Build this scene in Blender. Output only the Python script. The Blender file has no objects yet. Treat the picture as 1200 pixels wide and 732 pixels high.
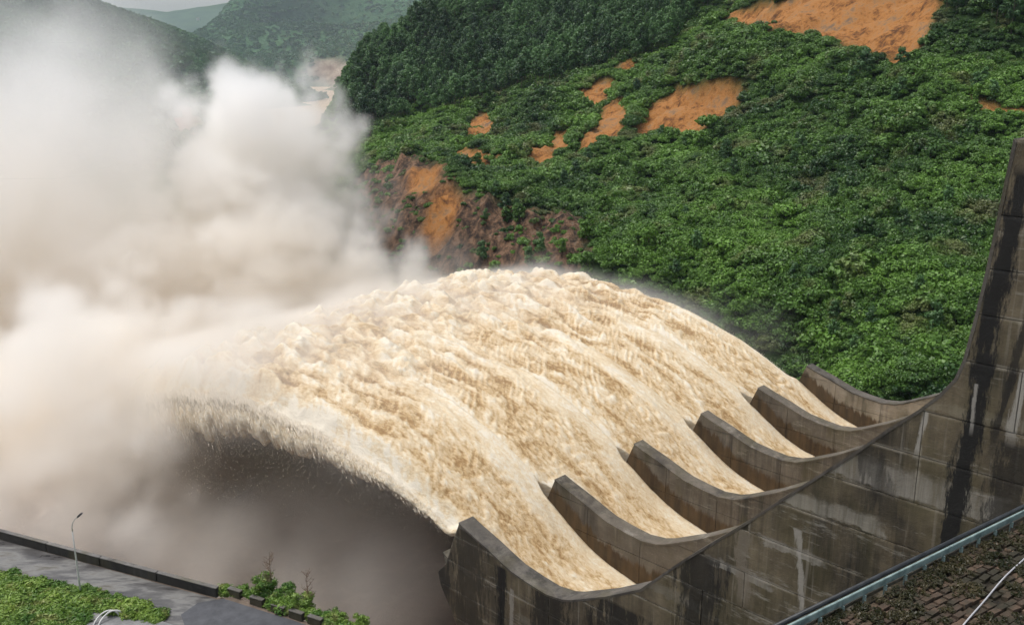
import bpy, math, random, time
import numpy as np
from mathutils import Matrix, Vector
T0 = time.time()
S = bpy.context.scene
R = math.radians
rng = np.random.default_rng(7)
random.seed(7)

# ------------------------------------------------------------------ camera
F, HY, CX, CY = 1102.0, 75.0, 600.0, 366.0
PITCH = math.atan((CY - HY) / F)
cam = bpy.data.cameras.new('camera')
cam.sensor_width = 36.0
cam.lens = F / 1200.0 * 36.0
cam.clip_start = 0.5
cam.clip_end = 60000.0
cam_o = bpy.data.objects.new('camera', cam)
S.collection.objects.link(cam_o)
cam_o.location = (0, 0, 0)
cam_o.rotation_euler = (R(90) - PITCH, 0, 0)
S.camera = cam_o

# ------------------------------------------------------------------ sky, sun, exposure
W_ = bpy.data.worlds.new('World')
S.world = W_
W_.use_nodes = True
nt = W_.node_tree
nt.nodes.clear()
sky = nt.nodes.new('ShaderNodeTexSky')
sky.sky_type = 'NISHITA'
sky.sun_disc = False
SUN_EL, SUN_AZ = 68.0, -75.0            # azimuth measured clockwise from +Y
sky.sun_elevation = R(SUN_EL)
sky.sun_rotation = R(SUN_AZ)
sky.air_density = 1.0
sky.dust_density = 4.0
hsv = nt.nodes.new('ShaderNodeHueSaturation')
hsv.inputs['Saturation'].default_value = 0.35
bg = nt.nodes.new('ShaderNodeBackground')
bg.inputs['Strength'].default_value = 0.14
out = nt.nodes.new('ShaderNodeOutputWorld')
nt.links.new(sky.outputs[0], hsv.inputs['Color'])
nt.links.new(hsv.outputs[0], bg.inputs['Color'])
nt.links.new(bg.outputs[0], out.inputs['Surface'])
sl = bpy.data.lights.new('sun', 'SUN')
sl.energy = 1.4
sl.angle = R(24)
sl.color = (1.0, 0.96, 0.9)
so = bpy.data.objects.new('sun', sl)
S.collection.objects.link(so)
_d = Vector((math.sin(R(SUN_AZ)) * math.cos(R(SUN_EL)), math.cos(R(SUN_AZ)) * math.cos(R(SUN_EL)), math.sin(R(SUN_EL))))
so.rotation_euler = _d.to_track_quat('Z', 'Y').to_euler()
S.view_settings.view_transform = 'Standard'
S.view_settings.look = 'None'
S.view_settings.gamma = 1.0
S.view_settings.exposure = 0.37
S.render.engine = 'CYCLES'
cy = S.cycles
cy.max_bounces = 24
cy.diffuse_bounces = 3
cy.glossy_bounces = 2
cy.transmission_bounces = 2
cy.transparent_max_bounces = 4
cy.volume_bounces = 24
cy.volume_max_steps = 256
cy.volume_step_rate = 1.5
cy.use_denoising = True
cy.use_adaptive_sampling = True
cy.adaptive_threshold = 0.02
cy.caustics_reflective = False
cy.caustics_refractive = False

# ------------------------------------------------------------------ places
AZA = math.atan2(1130.0, F / math.cos(PITCH))
AX = np.array([math.sin(AZA), math.cos(AZA), 0.0])       # across the spillway, away from the camera
WX = np.array([-math.cos(AZA), math.sin(AZA), 0.0])      # downstream
OFF, BAY = 64.1, 16.0
RIVER = -82.0
fwd = np.array([0, math.cos(PITCH), -math.sin(PITCH)])
up = np.array([0, math.sin(PITCH), math.cos(PITCH)])


def ray(px, py):
    return np.array([(px - CX) / F, 0, 0]) - up * (py - CY) / F + fwd


def atY(px, py, Y):
    r = ray(px, py)
    return r * (Y / r[1])


def atZ(px, py, z):
    r = ray(px, py)
    return r * (z / r[2])


def project(P):
    d = P @ fwd
    return CX + F * P[..., 0] / d, CY - F * (P @ up) / d


def wa(w, a, z):
    """spillway coordinates (downstream, across, height) to world"""
    w, a, z = np.broadcast_arrays(np.asarray(w, float), np.asarray(a, float), np.asarray(z, float))
    return np.stack([WX[0] * w + AX[0] * a, WX[1] * w + AX[1] * a, z], -1)


SPILL = Matrix.Rotation(math.atan2(-WX[1], -WX[0]), 4, 'Z')      # local x = -downstream, y = across


def sw(w, a, z):
    return (-w, a, z)


# ------------------------------------------------------------------ numpy noise
_tab = rng.random(65536).astype(np.float32)
_gr = rng.normal(size=(65536, 3)).astype(np.float32)
_g3 = _gr / np.linalg.norm(_gr, axis=1)[:, None]
_g2 = _gr[:, :2] / np.linalg.norm(_gr[:, :2], axis=1)[:, None]


def vnoise(P, seed=0):
    i = np.floor(P).astype(np.int64)
    M32 = np.int64(0xFFFFFFFF)
    fr_ = (P - i).astype(np.float32)
    f = fr_
    f = f * f * f * (f * (f * 6 - 15) + 10)
    D = P.shape[-1]
    primes = (73856093, 19349663, 83492791)
    h0 = [(i[..., k] * primes[k], (i[..., k] + 1) * primes[k]) for k in range(D)]
    res = 0
    for c in range(1 << D):
        h = np.int64(seed * 668265263)
        w = np.float32(1)
        for k in range(D):
            b = (c >> k) & 1
            h = h ^ h0[k][b]
            w = w * (f[..., k] if b else 1 - f[..., k])
        h = (h ^ (h >> 15)) & M32
        h = (h * 739982445) & M32
        h = h ^ (h >> 12)
        h = (h * 695872825) & M32
        gi_ = (h >> 13) & 65535
        gt = _g2 if D == 2 else _g3
        dot = 0
        for k in range(D):
            b = (c >> k) & 1
            dot = dot + gt[gi_, k] * (fr_[..., k] - b)
        res = res + w * dot
    return res * 1.55


def fbm(P, octv=4, seed=0, gain=0.5, lac=2.03, ab=False):
    s, a, t = 0, 1.0, 0
    for o in range(octv):
        n = vnoise(P, seed + o)
        if ab:
            n = np.abs(n) * 2 - 0.6
        s = s + a * n
        t += a
        a *= gain
        P = P * lac + 17.3
        x_, y_ = P[..., 0] * 0.8 - P[..., 1] * 0.6, P[..., 0] * 0.6 + P[..., 1] * 0.8
        P = np.stack([x_, y_] if P.shape[-1] == 2 else [x_, y_ * 0.866 - P[..., 2] * 0.5, y_ * 0.5 + P[..., 2] * 0.866], -1)
    return s / t


def sstep(a, b, x):
    t = np.clip((x - a) / (b - a), 0, 1)
    return t * t * (3 - 2 * t)


def inpoly(x, y, poly):
    ins = np.zeros(x.shape, bool)
    n = len(poly)
    for k in range(n):
        x1, y1 = poly[k]
        x2, y2 = poly[(k + 1) % n]
        c = (y1 > y) != (y2 > y)
        ins ^= c & (x < (x2 - x1) * (y - y1) / (y2 - y1 + 1e-9) + x1)
    return ins


def rbf(pts, X, Y):
    pts = np.array(pts)
    sc = 100.0
    p = pts[:, :2] / sc
    n = len(p)

    def U(r2):
        return 0.5 * r2 * np.log(r2 + 1e-9)
    K = U(((p[:, None] - p[None]) ** 2).sum(-1)) + np.eye(n) * 0.01
    Pm = np.hstack([np.ones((n, 1)), p])
    A = np.block([[K, Pm], [Pm.T, np.zeros((3, 3))]])
    c = np.linalg.solve(A, np.hstack([pts[:, 2], [0, 0, 0]]))
    q = np.stack([X.ravel(), Y.ravel()], -1) / sc
    z = np.empty(len(q))
    for s in range(0, len(q), 20000):
        qq = q[s:s + 20000]
        z[s:s + 20000] = U(((qq[:, None] - p[None]) ** 2).sum(-1)) @ c[:n] + c[n] + qq @ c[n + 1:]
    return z.reshape(X.shape)


# ------------------------------------------------------------------ mesh helpers
def mesh_np(name, V, Fq, mat=None, smooth=False):
    me = bpy.data.meshes.new(name)
    V = np.ascontiguousarray(V, np.float32)
    Fq = np.ascontiguousarray(Fq, np.int32)
    me.vertices.add(len(V))
    me.vertices.foreach_set('co', V.ravel())
    k = Fq.shape[1]
    me.loops.add(Fq.size)
    me.loops.foreach_set('vertex_index', Fq.ravel())
    me.polygons.add(len(Fq))
    me.polygons.foreach_set('loop_start', np.arange(0, Fq.size, k, dtype=np.int32))
    me.update(calc_edges=True)
    if smooth:
        me.polygons.foreach_set('use_smooth', np.ones(len(Fq), bool))
    if mat:
        me.materials.append(mat)
    return me


def attr(me, name, vals):
    a = me.attributes.new(name, 'FLOAT', 'POINT')
    a.data.foreach_set('value', np.ascontiguousarray(vals, np.float32).ravel())


def link(name, me, parent=None, kind=None, label=None, cat=None, group=None, loc=None, rz=None, mw=None):
    o = bpy.data.objects.new(name, me)
    S.collection.objects.link(o)
    if parent is not None:
        o.parent = parent
    if kind:
        o['kind'] = kind
    if label:
        o['label'] = label
    if cat:
        o['category'] = cat
    if group:
        o['group'] = group
    if loc is not None:
        o.location = loc
    if rz is not None:
        o.rotation_euler = (0, 0, rz)
    if mw is not None:
        o.matrix_world = mw
    return o


class MB:
    def __init__(s):
        s.v, s.f = [], []

    def add(s, V, Fs):
        b = len(s.v)
        s.v += [tuple(map(float, v)) for v in V]
        s.f += [tuple(i + b for i in f) for f in Fs]

    def box(s, c, d, rot=None, taper=1.0):
        V = []
        for z in (-1, 1):
            t = taper if z > 0 else 1
            for x, y in ((-1, -1), (1, -1), (1, 1), (-1, 1)):
                V.append(Vector((x * d[0] / 2 * t, y * d[1] / 2 * t, z * d[2] / 2)))
        if rot is not None:
            V = [rot @ v for v in V]
        V = [v + Vector(c) for v in V]
        s.add(V, [(3, 2, 1, 0), (4, 5, 6, 7), (0, 1, 5, 4), (1, 2, 6, 5), (2, 3, 7, 6), (3, 0, 4, 7)])

    def tube(s, pts, rad, n=8, cap=True):
        pts = [Vector(p) for p in pts]
        if not hasattr(rad, '__len__'):
            rad = [rad] * len(pts)
        rings = []
        for i, p in enumerate(pts):
            t = (pts[min(i + 1, len(pts) - 1)] - pts[max(i - 1, 0)]).normalized()
            a = t.orthogonal().normalized() if i == 0 else (pa - t * pa.dot(t)).normalized()
            pa = a
            b = t.cross(a)
            rings.append([p + (a * math.cos(2 * math.pi * k / n) + b * math.sin(2 * math.pi * k / n)) * rad[i] for k in range(n)])
        V = [v for r in rings for v in r]
        Fs = []
        for i in range(len(pts) - 1):
            for k in range(n):
                k2 = (k + 1) % n
                Fs.append((i * n + k, i * n + k2, (i + 1) * n + k2, (i + 1) * n + k))
        if cap:
            Fs.append(tuple(range(n))[::-1])
            Fs.append(tuple(range((len(pts) - 1) * n, len(pts) * n)))
        s.add(V, Fs)

    def prism(s, poly, y0, y1):
        """poly in (x,z), extruded in y"""
        n = len(poly)
        V = [(x, y0, z) for x, z in poly] + [(x, y1, z) for x, z in poly]
        Fs = [tuple(range(n)), tuple(range(2 * n - 1, n - 1, -1))]
        Fs += [(i, i + n, (i + 1) % n + n, (i + 1) % n) for i in range(n)]
        s.add(V, Fs)

    def mesh(s, name, mat=None, smooth=False, bevel=0.0):
        me = bpy.data.meshes.new(name)
        me.from_pydata(s.v, [], s.f)
        import bmesh
        bm = bmesh.new()
        bm.from_mesh(me)
        bmesh.ops.recalc_face_normals(bm, faces=bm.faces)
        if bevel > 0:
            ed = [e for e in bm.edges if len(e.link_faces) == 2 and e.calc_face_angle() > 0.5]
            bmesh.ops.bevel(bm, geom=ed, offset=bevel, segments=2, affect='EDGES', clamp_overlap=True)
        bm.to_mesh(me)
        bm.free()
        if smooth:
            me.polygons.foreach_set('use_smooth', np.ones(len(me.polygons), bool))
        if mat:
            me.materials.append(mat)
        return me


# ------------------------------------------------------------------ material helper
class NM:
    def __init__(s, name):
        s.m = bpy.data.materials.new(name)
        s.m.use_nodes = True
        s.t = s.m.node_tree
        s.t.nodes.clear()
        s.out = s.t.nodes.new('ShaderNodeOutputMaterial')

    def n(s, typ, props=None, **ins):
        nd = s.t.nodes.new(typ)
        for k, v in (props or {}).items():
            setattr(nd, k, v)
        for k, v in ins.items():
            key = int(k[1:]) if k[0] == '_' and k[1:].isdigit() else k.replace('_', ' ')
            s.set(nd.inputs[key], v)
        return nd

    def set(s, sock, v):
        if isinstance(v, bpy.types.NodeSocket):
            s.t.links.new(v, sock)
        elif isinstance(v, bpy.types.Node):
            s.t.links.new(v.outputs[0], sock)
        else:
            if sock.type == 'RGBA' and len(v) == 3:
                v = (*v, 1)
            sock.default_value = v

    def noise(s, vec, scale, detail=3, rough=0.55, dist=0.0):
        return s.n('ShaderNodeTexNoise', None, Vector=vec, Scale=scale, Detail=detail, Roughness=rough, Distortion=dist).outputs[0]

    def ramp(s, fac, stops, interp='LINEAR'):
        r = s.n('ShaderNodeValToRGB', None, Fac=fac)
        r.color_ramp.interpolation = interp
        e = r.color_ramp.elements
        while len(e) < len(stops):
            e.new(0.5)
        for q, (p, c) in zip(e, stops):
            q.position = p
            q.color = (c, c, c, 1) if not hasattr(c, '__len__') else (*c, 1)
        return r.outputs[0]

    def mix(s, fac, a, b, mode='MIX'):
        nd = s.t.nodes.new('ShaderNodeMix')
        nd.data_type = 'RGBA'
        nd.blend_type = mode
        s.set(nd.inputs[0], fac)
        s.set(nd.inputs[6], a)
        s.set(nd.inputs[7], b)
        return nd.outputs[2]

    def math(s, op, a, b=0.0, c=0.0, clamp=False):
        nd = s.t.nodes.new('ShaderNodeMath')
        nd.operation = op
        nd.use_clamp = clamp
        s.set(nd.inputs[0], a)
        s.set(nd.inputs[1], b)
        s.set(nd.inputs[2], c)
        return nd.outputs[0]

    def mapping(s, vec, scale=(1, 1, 1), rot=(0, 0, 0), loc=(0, 0, 0)):
        return s.n('ShaderNodeMapping', None, Vector=vec, Scale=scale, Rotation=rot, Location=loc).outputs[0]

    def obj(s):
        return s.n('ShaderNodeTexCoord').outputs['Object']

    def attr(s, name):
        return s.n('ShaderNodeAttribute', {'attribute_name': name}).outputs['Fac']

    def bump(s, h, strength=0.3, dist=0.1):
        return s.n('ShaderNodeBump', None, Strength=strength, Distance=dist, Height=h).outputs[0]

    def bsdf(s, col, rough=0.8, normal=None, spec=0.3, **k):
        b = s.n('ShaderNodeBsdfPrincipled', None, Base_Color=col, Roughness=rough)
        b.inputs['Specular IOR Level'].default_value = spec
        if normal is not None:
            s.set(b.inputs['Normal'], normal)
        for kk, v in k.items():
            s.set(b.inputs[kk.replace('_', ' ')], v)
        s.t.links.new(b.outputs[0], s.out.inputs[0])
        return b


def leaf_material(name, dark, light, extra=None, hue_scale=0.03):
    m = NM(name)
    rnd = m.n('ShaderNodeObjectInfo').outputs['Random']
    geo = m.n('ShaderNodeNewGeometry').outputs['Position']
    big = m.noise(geo, hue_scale, 2)
    f = m.math('MULTIPLY_ADD', rnd, 0.5, m.math('MULTIPLY_ADD', big, 2.5, -1.0))
    lf = m.attr('tint')
    f = m.math('ADD', f, m.math('MULTIPLY_ADD', lf, 0.4, -0.2), clamp=True)
    col = m.mix(f, dark, light)
    if extra:
        col = m.mix(m.ramp(m.noise(geo, hue_scale * 2.7, 3), [(0.56, 0.0), (0.66, 1.0)]), col, m.mix(0.5, col, extra))
    b = m.bsdf(col, 0.45, spec=0.38)
    tr = m.n('ShaderNodeBsdfTranslucent', None, Color=m.mix(0.4, col, (0.12, 0.2, 0.02)))
    mx = m.n('ShaderNodeMixShader', None, Fac=0.22)
    m.t.links.new(b.outputs[0], mx.inputs[1])
    m.t.links.new(tr.outputs[0], mx.inputs[2])
    m.t.links.new(mx.outputs[0], m.out.inputs[0])
    return m.m


M_bush = leaf_material('bush_leaves', (0.020, 0.066, 0.014), (0.150, 0.295, 0.042), (0.22, 0.20, 0.09))
M_tree = leaf_material('tree_leaves', (0.018, 0.060, 0.022), (0.110, 0.230, 0.070))
M_far = leaf_material('far_tree_leaves', (0.030, 0.095, 0.040), (0.085, 0.20, 0.065), None, 0.004)
M_grass = leaf_material('grass_leaves', (0.06, 0.15, 0.018), (0.24, 0.36, 0.06), (0.30, 0.27, 0.10), 0.3)
_m = NM('bark')
_m.bsdf(_m.ramp(_m.noise(_m.obj(), 3.0, 4), [(0.3, (0.05, 0.04, 0.03)), (0.7, (0.2, 0.17, 0.13))]), 0.9)
M_bark = _m.m
_m = NM('dry_twigs')
_m.bsdf(_m.ramp(_m.noise(_m.obj(), 4.0, 2), [(0.3, (0.12, 0.08, 0.05)), (0.7, (0.28, 0.19, 0.13))]), 0.9)
M_twig = _m.m

# ------------------------------------------------------------------ terrain of the right bank
ORANGE = [
    [(850, 14), (880, 9), (905, 5), (930, -2), (960, -12), (1095, -14), (1092, 5), (1085, 45), (1068, 66), (1040, 73), (1025, 62), (1000, 58), (985, 45), (950, 36), (925, 30), (900, 30), (880, 32), (862, 25)],
    [(748, 150), (762, 127), (790, 108), (830, 101), (864, 102), (860, 120), (835, 140), (812, 150), (790, 150), (760, 155)],
    [(679, 170), (698, 150), (712, 125), (730, 114), (730, 135), (720, 154), (700, 160), (690, 174)],
    [(683, 108), (700, 98), (720, 95), (708, 110), (697, 127), (688, 120)],
    [(548, 160), (558, 138), (573, 133), (577, 152), (560, 164)],
    [(528, 182), (550, 174), (582, 182), (580, 193), (540, 190)],
    [(622, 170), (650, 173), (646, 188), (626, 187)],
    [(650, 165), (662, 153), (665, 168), (655, 172)],
    [(1070, 86), (1085, 88), (1084, 93), (1070, 91)],
    [(1140, 117), (1200, 125), (1210, 134), (1158, 129)],
    [(730, 76), (742, 72), (742, 84), (734, 86)],
]
CLIFF_OR = [
    [(500, 268), (508, 232), (530, 220), (536, 240), (528, 264), (508, 282)],
    [(482, 203), (508, 192), (510, 214), (488, 224)],
]
CLIFF = [(415, 205), (440, 192), (480, 180), (515, 190), (545, 222), (600, 240), (670, 248), (698, 275), (680, 330), (600, 345), (500, 345), (420, 300)]

ctl = []
for px, py, Y in [
    (1055, 440, 152), (1120, 440, 150), (1200, 440, 150), (1300, 440, 150),
    (1050, 350, 172), (1050, 250, 203), (1050, 150, 243), (1060, 100, 266), (1050, 45, 292), (1050, 0, 318), (1050, -80, 380),
    (1200, 350, 168), (1200, 250, 195), (1200, 150, 232), (1200, 60, 268), (1200, 0, 300), (1200, -80, 360),
    (1400, 300, 180), (1400, 100, 250), (1400, -50, 340),
    (960, 410, 168), (940, 350, 185), (940, 250, 220), (950, 150, 268), (950, 90, 300), (950, 40, 330), (950, 0, 352), (950, -80, 430),
    (850, 360, 196), (850, 300, 216), (850, 230, 246), (850, 160, 288), (850, 100, 325), (850, 50, 372), (850, 0, 425), (850, -80, 520),
    (750, 320, 214), (750, 260, 240), (750, 200, 276), (750, 155, 312), (750, 105, 358), (750, 50, 425), (750, 0, 500), (750, -80, 600),
    (680, 310, 226), (680, 275, 242), (680, 230, 268), (660, 190, 300), (660, 150, 350), (650, 110, 410), (650, 60, 475), (650, 0, 560), (650, -60, 640),
    (600, 310, 238), (600, 275, 248), (600, 245, 262), (590, 205, 295), (580, 180, 330), (570, 150, 385), (570, 110, 450), (560, 70, 515), (560, 30, 570), (570, -5, 620),
    (540, 310, 248), (530, 262, 262), (520, 215, 288), (500, 190, 330), (490, 175, 375), (480, 140, 440), (480, 90, 510), (490, 45, 570),
    (470, 290, 265), (455, 250, 285), (440, 212, 318), (430, 195, 360), (430, 165, 430), (420, 130, 500), (425, 90, 560), (435, 62, 595),
    (420, 290, 285), (412, 240, 330),
]:
    ctl.append(tuple(atY(px, py, Y)))
ctl += [(-128, 600, -50), (-150, 540, -78), (-175, 620, -86), (-128, 470, -66), (-112, 420, -74), (-84, 330, -80), (-62, 268, -84), (-34, 240, -84),
        (-12, 226, -84), (10, 212, -82), (32, 196, -78), (46, 180, -72), (58, 166, -64), (-100, 300, -92), (-160, 420, -94), (-220, 560, -94),
        (-200, 300, -98), (-60, 190, -96), (0, 170, -96), (-120, 690, -30), (-170, 720, -70), (-60, 740, 10), (-230, 760, -88), (100, 800, 60), (250, 700, 90), (-100, 900, -20), (60, 950, 40), (-300, 900, -92)]


def hill_z(X, Y, detail=True):
    z = rbf(ctl, X, Y)
    if detail:
        P = np.stack([X, Y], -1)
        z = z + fbm(P / 22.0, 4, 3) * 2.6 + (np.abs(fbm(np.stack([(X * 0.8 + Y * 0.6) / 46.0, (Y * 0.8 - X * 0.6) / 90.0], -1), 3, 5)) - 0.22) * 17 * sstep(-45, -25, z) * sstep(190, 240, Y) + fbm(P / 5.0, 3, 9) * 0.5
    a = X * AX[0] + Y * AX[1]
    w = X * WX[0] + Y * WX[1]
    k = sstep(146.8, 153, a)
    k = np.maximum(k, sstep(86, 92, w) * 1.0)
    z = z * k + (1 - k) * np.minimum(z, -88)
    return z


gx = np.arange(-300, 330, 1.8)
gy = np.arange(120, 900, 1.8)
GX, GY = np.meshgrid(gx, gy)
HZ = hill_z(GX, GY)
P3 = np.stack([GX, GY, HZ], -1)
PU, PV = project(P3)
jit = fbm(np.stack([GX, GY], -1) / 8.0, 5, 21, 0.65) * 15 * (300 / np.maximum(GY, 100))
jit2 = fbm(np.stack([GX, GY], -1) / 8.0, 5, 31, 0.65) * 10 * (300 / np.maximum(GY, 100))
def grow_poly(p, d):
    p = np.array(p, float)
    c = p.mean(0)
    v_ = p - c
    l_ = np.linalg.norm(v_, axis=1)[:, None]
    return [tuple(q) for q in c + v_ * (1 + d / np.maximum(l_, 8)) + np.array([0, 2])]


soil = np.zeros_like(GX)
for poly in ORANGE + CLIFF_OR:
    soil = np.maximum(soil, inpoly(PU + jit, PV + jit2 + 1.5, grow_poly(poly, 5)))
rock = inpoly(PU + jit * 1.5, PV + jit2 * 1.2, CLIFF) * 1.0


def blur(a, n=1):
    for _ in range(n):
        b = np.pad(a, 1, mode='edge')
        a = (b[1:-1, 1:-1] * 2 + b[:-2, 1:-1] + b[2:, 1:-1] + b[1:-1, :-2] + b[1:-1, 2:]) / 6
    return a


soil_s, rock_s = blur(soil, 1), blur(rock, 2)
HZ = HZ - blur(soil, 2) * 1.0                                 # slips are scooped out of the slope
rough_k = blur(np.maximum(soil, rock), 1)
HZ = HZ + rough_k * fbm(np.stack([GX / 2.5, GY / 7.0], -1), 4, 77, ab=True) * 1.7 + rough_k * fbm(np.stack([GX / 7.0, GY / 14.0], -1), 3, 78) * 1.8 + rock_s * fbm(np.stack([GX, GY], -1) / 9.0, 4, 79, ab=True) * 4.0
ny, nx = GX.shape
idx = np.arange(nx * ny).reshape(ny, nx)
quads = np.stack([idx[:-1, :-1], idx[:-1, 1:], idx[1:, 1:], idx[1:, :-1]], -1).reshape(-1, 4)
m = NM('hillside_ground')
geo = m.n('ShaderNodeNewGeometry').outputs['Position']
g = m.ramp(m.noise(geo, 0.35, 5, 0.65), [(0.3, (0.012, 0.03, 0.009)), (0.6, (0.03, 0.06, 0.015)), (0.75, (0.07, 0.06, 0.03))])
streak = m.math('MULTIPLY_ADD', m.noise(geo, 0.09, 4, 0.6), 0.5, m.math('MULTIPLY', m.noise(m.mapping(geo, (0.6, 0.6, 0.16)), 1.0, 8, 0.75), 0.52))
o_ = m.ramp(streak, [(0.41, (0.09, 0.04, 0.018)), (0.465, (0.23, 0.10, 0.032)), (0.52, (0.37, 0.165, 0.05)), (0.575, (0.31, 0.165, 0.07)), (0.63, (0.17, 0.115, 0.075))])
r_ = m.ramp(m.noise(m.mapping(geo, (0.45, 0.45, 0.2)), 1.0, 6, 0.75), [(0.38, (0.022, 0.016, 0.014)), (0.46, (0.06, 0.040, 0.028)), (0.53, (0.12, 0.072, 0.045)), (0.6, (0.20, 0.12, 0.075)), (0.68, (0.13, 0.11, 0.09))])
c = m.mix(m.attr('rock'), g, r_)
c = m.mix(m.attr('soil'), c, o_)
m.bsdf(c, 0.95, m.bump(m.noise(geo, 1.2, 6, 0.7), 0.9, 0.6), spec=0.15)
me = mesh_np('hillside', np.stack([GX, GY, HZ], -1).reshape(-1, 3), quads, m.m, True)
attr(me, 'soil', soil_s)
attr(me, 'rock', rock_s)
link('hillside', me, kind='structure', label='steep green right bank with orange landslip scars')


def bil(arr, x, y):
    fx = (x - gx[0]) / 1.8
    fy = (y - gy[0]) / 1.8
    ix = np.clip(fx.astype(int), 0, nx - 2)
    iy = np.clip(fy.astype(int), 0, ny - 2)
    fx = fx - ix
    fy = fy - iy
    return (arr[iy, ix] * (1 - fx) * (1 - fy) + arr[iy, ix + 1] * fx * (1 - fy) + arr[iy + 1, ix] * (1 - fx) * fy + arr[iy + 1, ix + 1] * fx * fy)


# ------------------------------------------------------------------ foliage meshes
def leaves(n_clump, per, rx, rz, clump_r, leaf, seed, base=0.0, mat=None, name='foliage', fill=0.35, aspect=1.7, spread=None, centers=None):
    r = np.random.default_rng(seed)
    if centers is None:
        d = r.normal(size=(n_clump, 3))
        d /= np.linalg.norm(d, axis=1)[:, None]
        d[:, 2] = np.abs(d[:, 2]) if base >= 0 else d[:, 2]
        rad = r.uniform(fill, 1.0, n_clump) ** 0.5
        C = d * rad[:, None] * np.array([rx, rx, rz])
    else:
        C = np.asarray(centers)
        n_clump = len(C)
    cr = clump_r * r.uniform(0.6, 1.3, n_clump)
    d2 = r.normal(size=(n_clump, per, 3))
    d2 /= np.linalg.norm(d2, axis=2)[..., None]
    rr = r.uniform(0.5, 1.0, (n_clump, per, 1))
    P = C[:, None] + d2 * rr * cr[:, None, None] * np.array([1, 1, 0.8])
    nrm = d2 + r.normal(size=d2.shape) * 0.45 + np.array([0, 0, 0.35])
    P = P.reshape(-1, 3)
    nrm = nrm.reshape(-1, 3)
    nrm /= np.linalg.norm(nrm, axis=1)[:, None]
    a = np.cross(nrm, r.normal(size=nrm.shape))
    a /= np.linalg.norm(a, axis=1)[:, None]
    b = np.cross(nrm, a)
    sz = leaf * r.uniform(0.6, 1.4, (len(P), 1))
    v0 = P - a * sz * aspect * 0.5
    v1 = P + b * sz * 0.5
    v2 = P + a * sz * aspect * 0.5 - nrm * sz * 0.2
    v3 = P - b * sz * 0.5
    V = np.stack([v0, v1, v2, v3], 1).reshape(-1, 3)
    V[:, 2] = np.maximum(V[:, 2], -0.3 if base >= 0 else -1e9) + base * (base > 0)
    Fq = np.arange(len(V)).reshape(-1, 4)
    me = mesh_np(name, V, Fq, mat)
    attr(me, 'tint', np.repeat(r.random(len(P)) * 0.6 + np.repeat(r.random(n_clump), per) * 0.4, 4))
    return me


bush_me = [leaves(18, 62, 1.0, 0.75, 0.5, 0.19, 100 + k, 0, M_bush, 'bush_foliage') for k in range(5)]
vine_me = [leaves(24, 40, 1.3, 0.5, 0.5, 0.17, 130 + k, 0, M_bush, 'vine_foliage') for k in range(3)]


def tree_parts(seed, h, cr, ch, mat, nb=26, per=46, leaf=0.42, trunk_r=0.13, low=0.42):
    r = random.Random(seed)
    mb = MB()
    lean = [(0, 0, -0.4)]
    x = y = 0
    for k in range(1, 6):
        x += r.uniform(-0.15, 0.15)
        y += r.uniform(-0.15, 0.15)
        lean.append((x, y, h * 0.95 * k / 5))
    mb.tube(lean, [trunk_r * (1 - 0.8 * k / 5) for k in range(6)], 6)
    cent = []
    for k in range(nb):
        t = low + (1 - low) * (k + r.random()) / nb
        prof = math.sin(min(1, (t - low) / (1 - low) * 0.85 + 0.15) * math.pi) ** 0.7
        a = r.uniform(0, 2 * math.pi)
        rr = cr * prof * r.uniform(0.35, 1.0)
        c = (x * t + rr * math.cos(a), y * t + rr * math.sin(a), h * t + r.uniform(-0.3, 0.5))
        cent.append(c)
        if k % 3 == 0:
            z0 = max(h * low * 0.7, c[2] - rr * 1.1)
            mb.tube([(x * t, y * t, z0), ((x * t + c[0]) / 2, (y * t + c[1]) / 2, (z0 + c[2]) / 2 + 0.15), c], [0.05, 0.035, 0.012], 5)
    tm = mb.mesh('trunk', M_bark, True)
    cm = leaves(nb, per, 1, 1, ch, leaf, seed + 500, -1, mat, 'crown', centers=cent)
    return tm, cm


forest_kinds = [tree_parts(k, h, cr, 1.15, M_tree) for k, h, cr in ((1, 12, 2.3), (2, 10.5, 2.6), (3, 13.5, 2.1), (4, 9.0, 2.8))]


def joined(name, tm, cm):
    """trunk and crown as one mesh, for the mass of trees behind the counted ones"""
    V, Fs, mats, tint = [], [], [], []
    b = 0
    for me, mi in ((tm, 0), (cm, 1)):
        n = len(me.vertices)
        co = np.empty(n * 3, np.float32)
        me.vertices.foreach_get('co', co)
        V.append(co.reshape(-1, 3))
        tint.append(np.full(n, 0.5))
        for p in me.polygons:
            Fs.append(tuple(v + b for v in p.vertices))
            mats.append(mi)
        b += n
    nm = bpy.data.meshes.new(name)
    nm.from_pydata(np.vstack(V).tolist(), [], Fs)
    nm.materials.append(M_bark)
    nm.materials.append(cm.materials[0])
    nm.polygons.foreach_set('material_index', np.array(mats, np.int32))
    attr(nm, 'tint', np.hstack(tint))
    return nm


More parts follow.
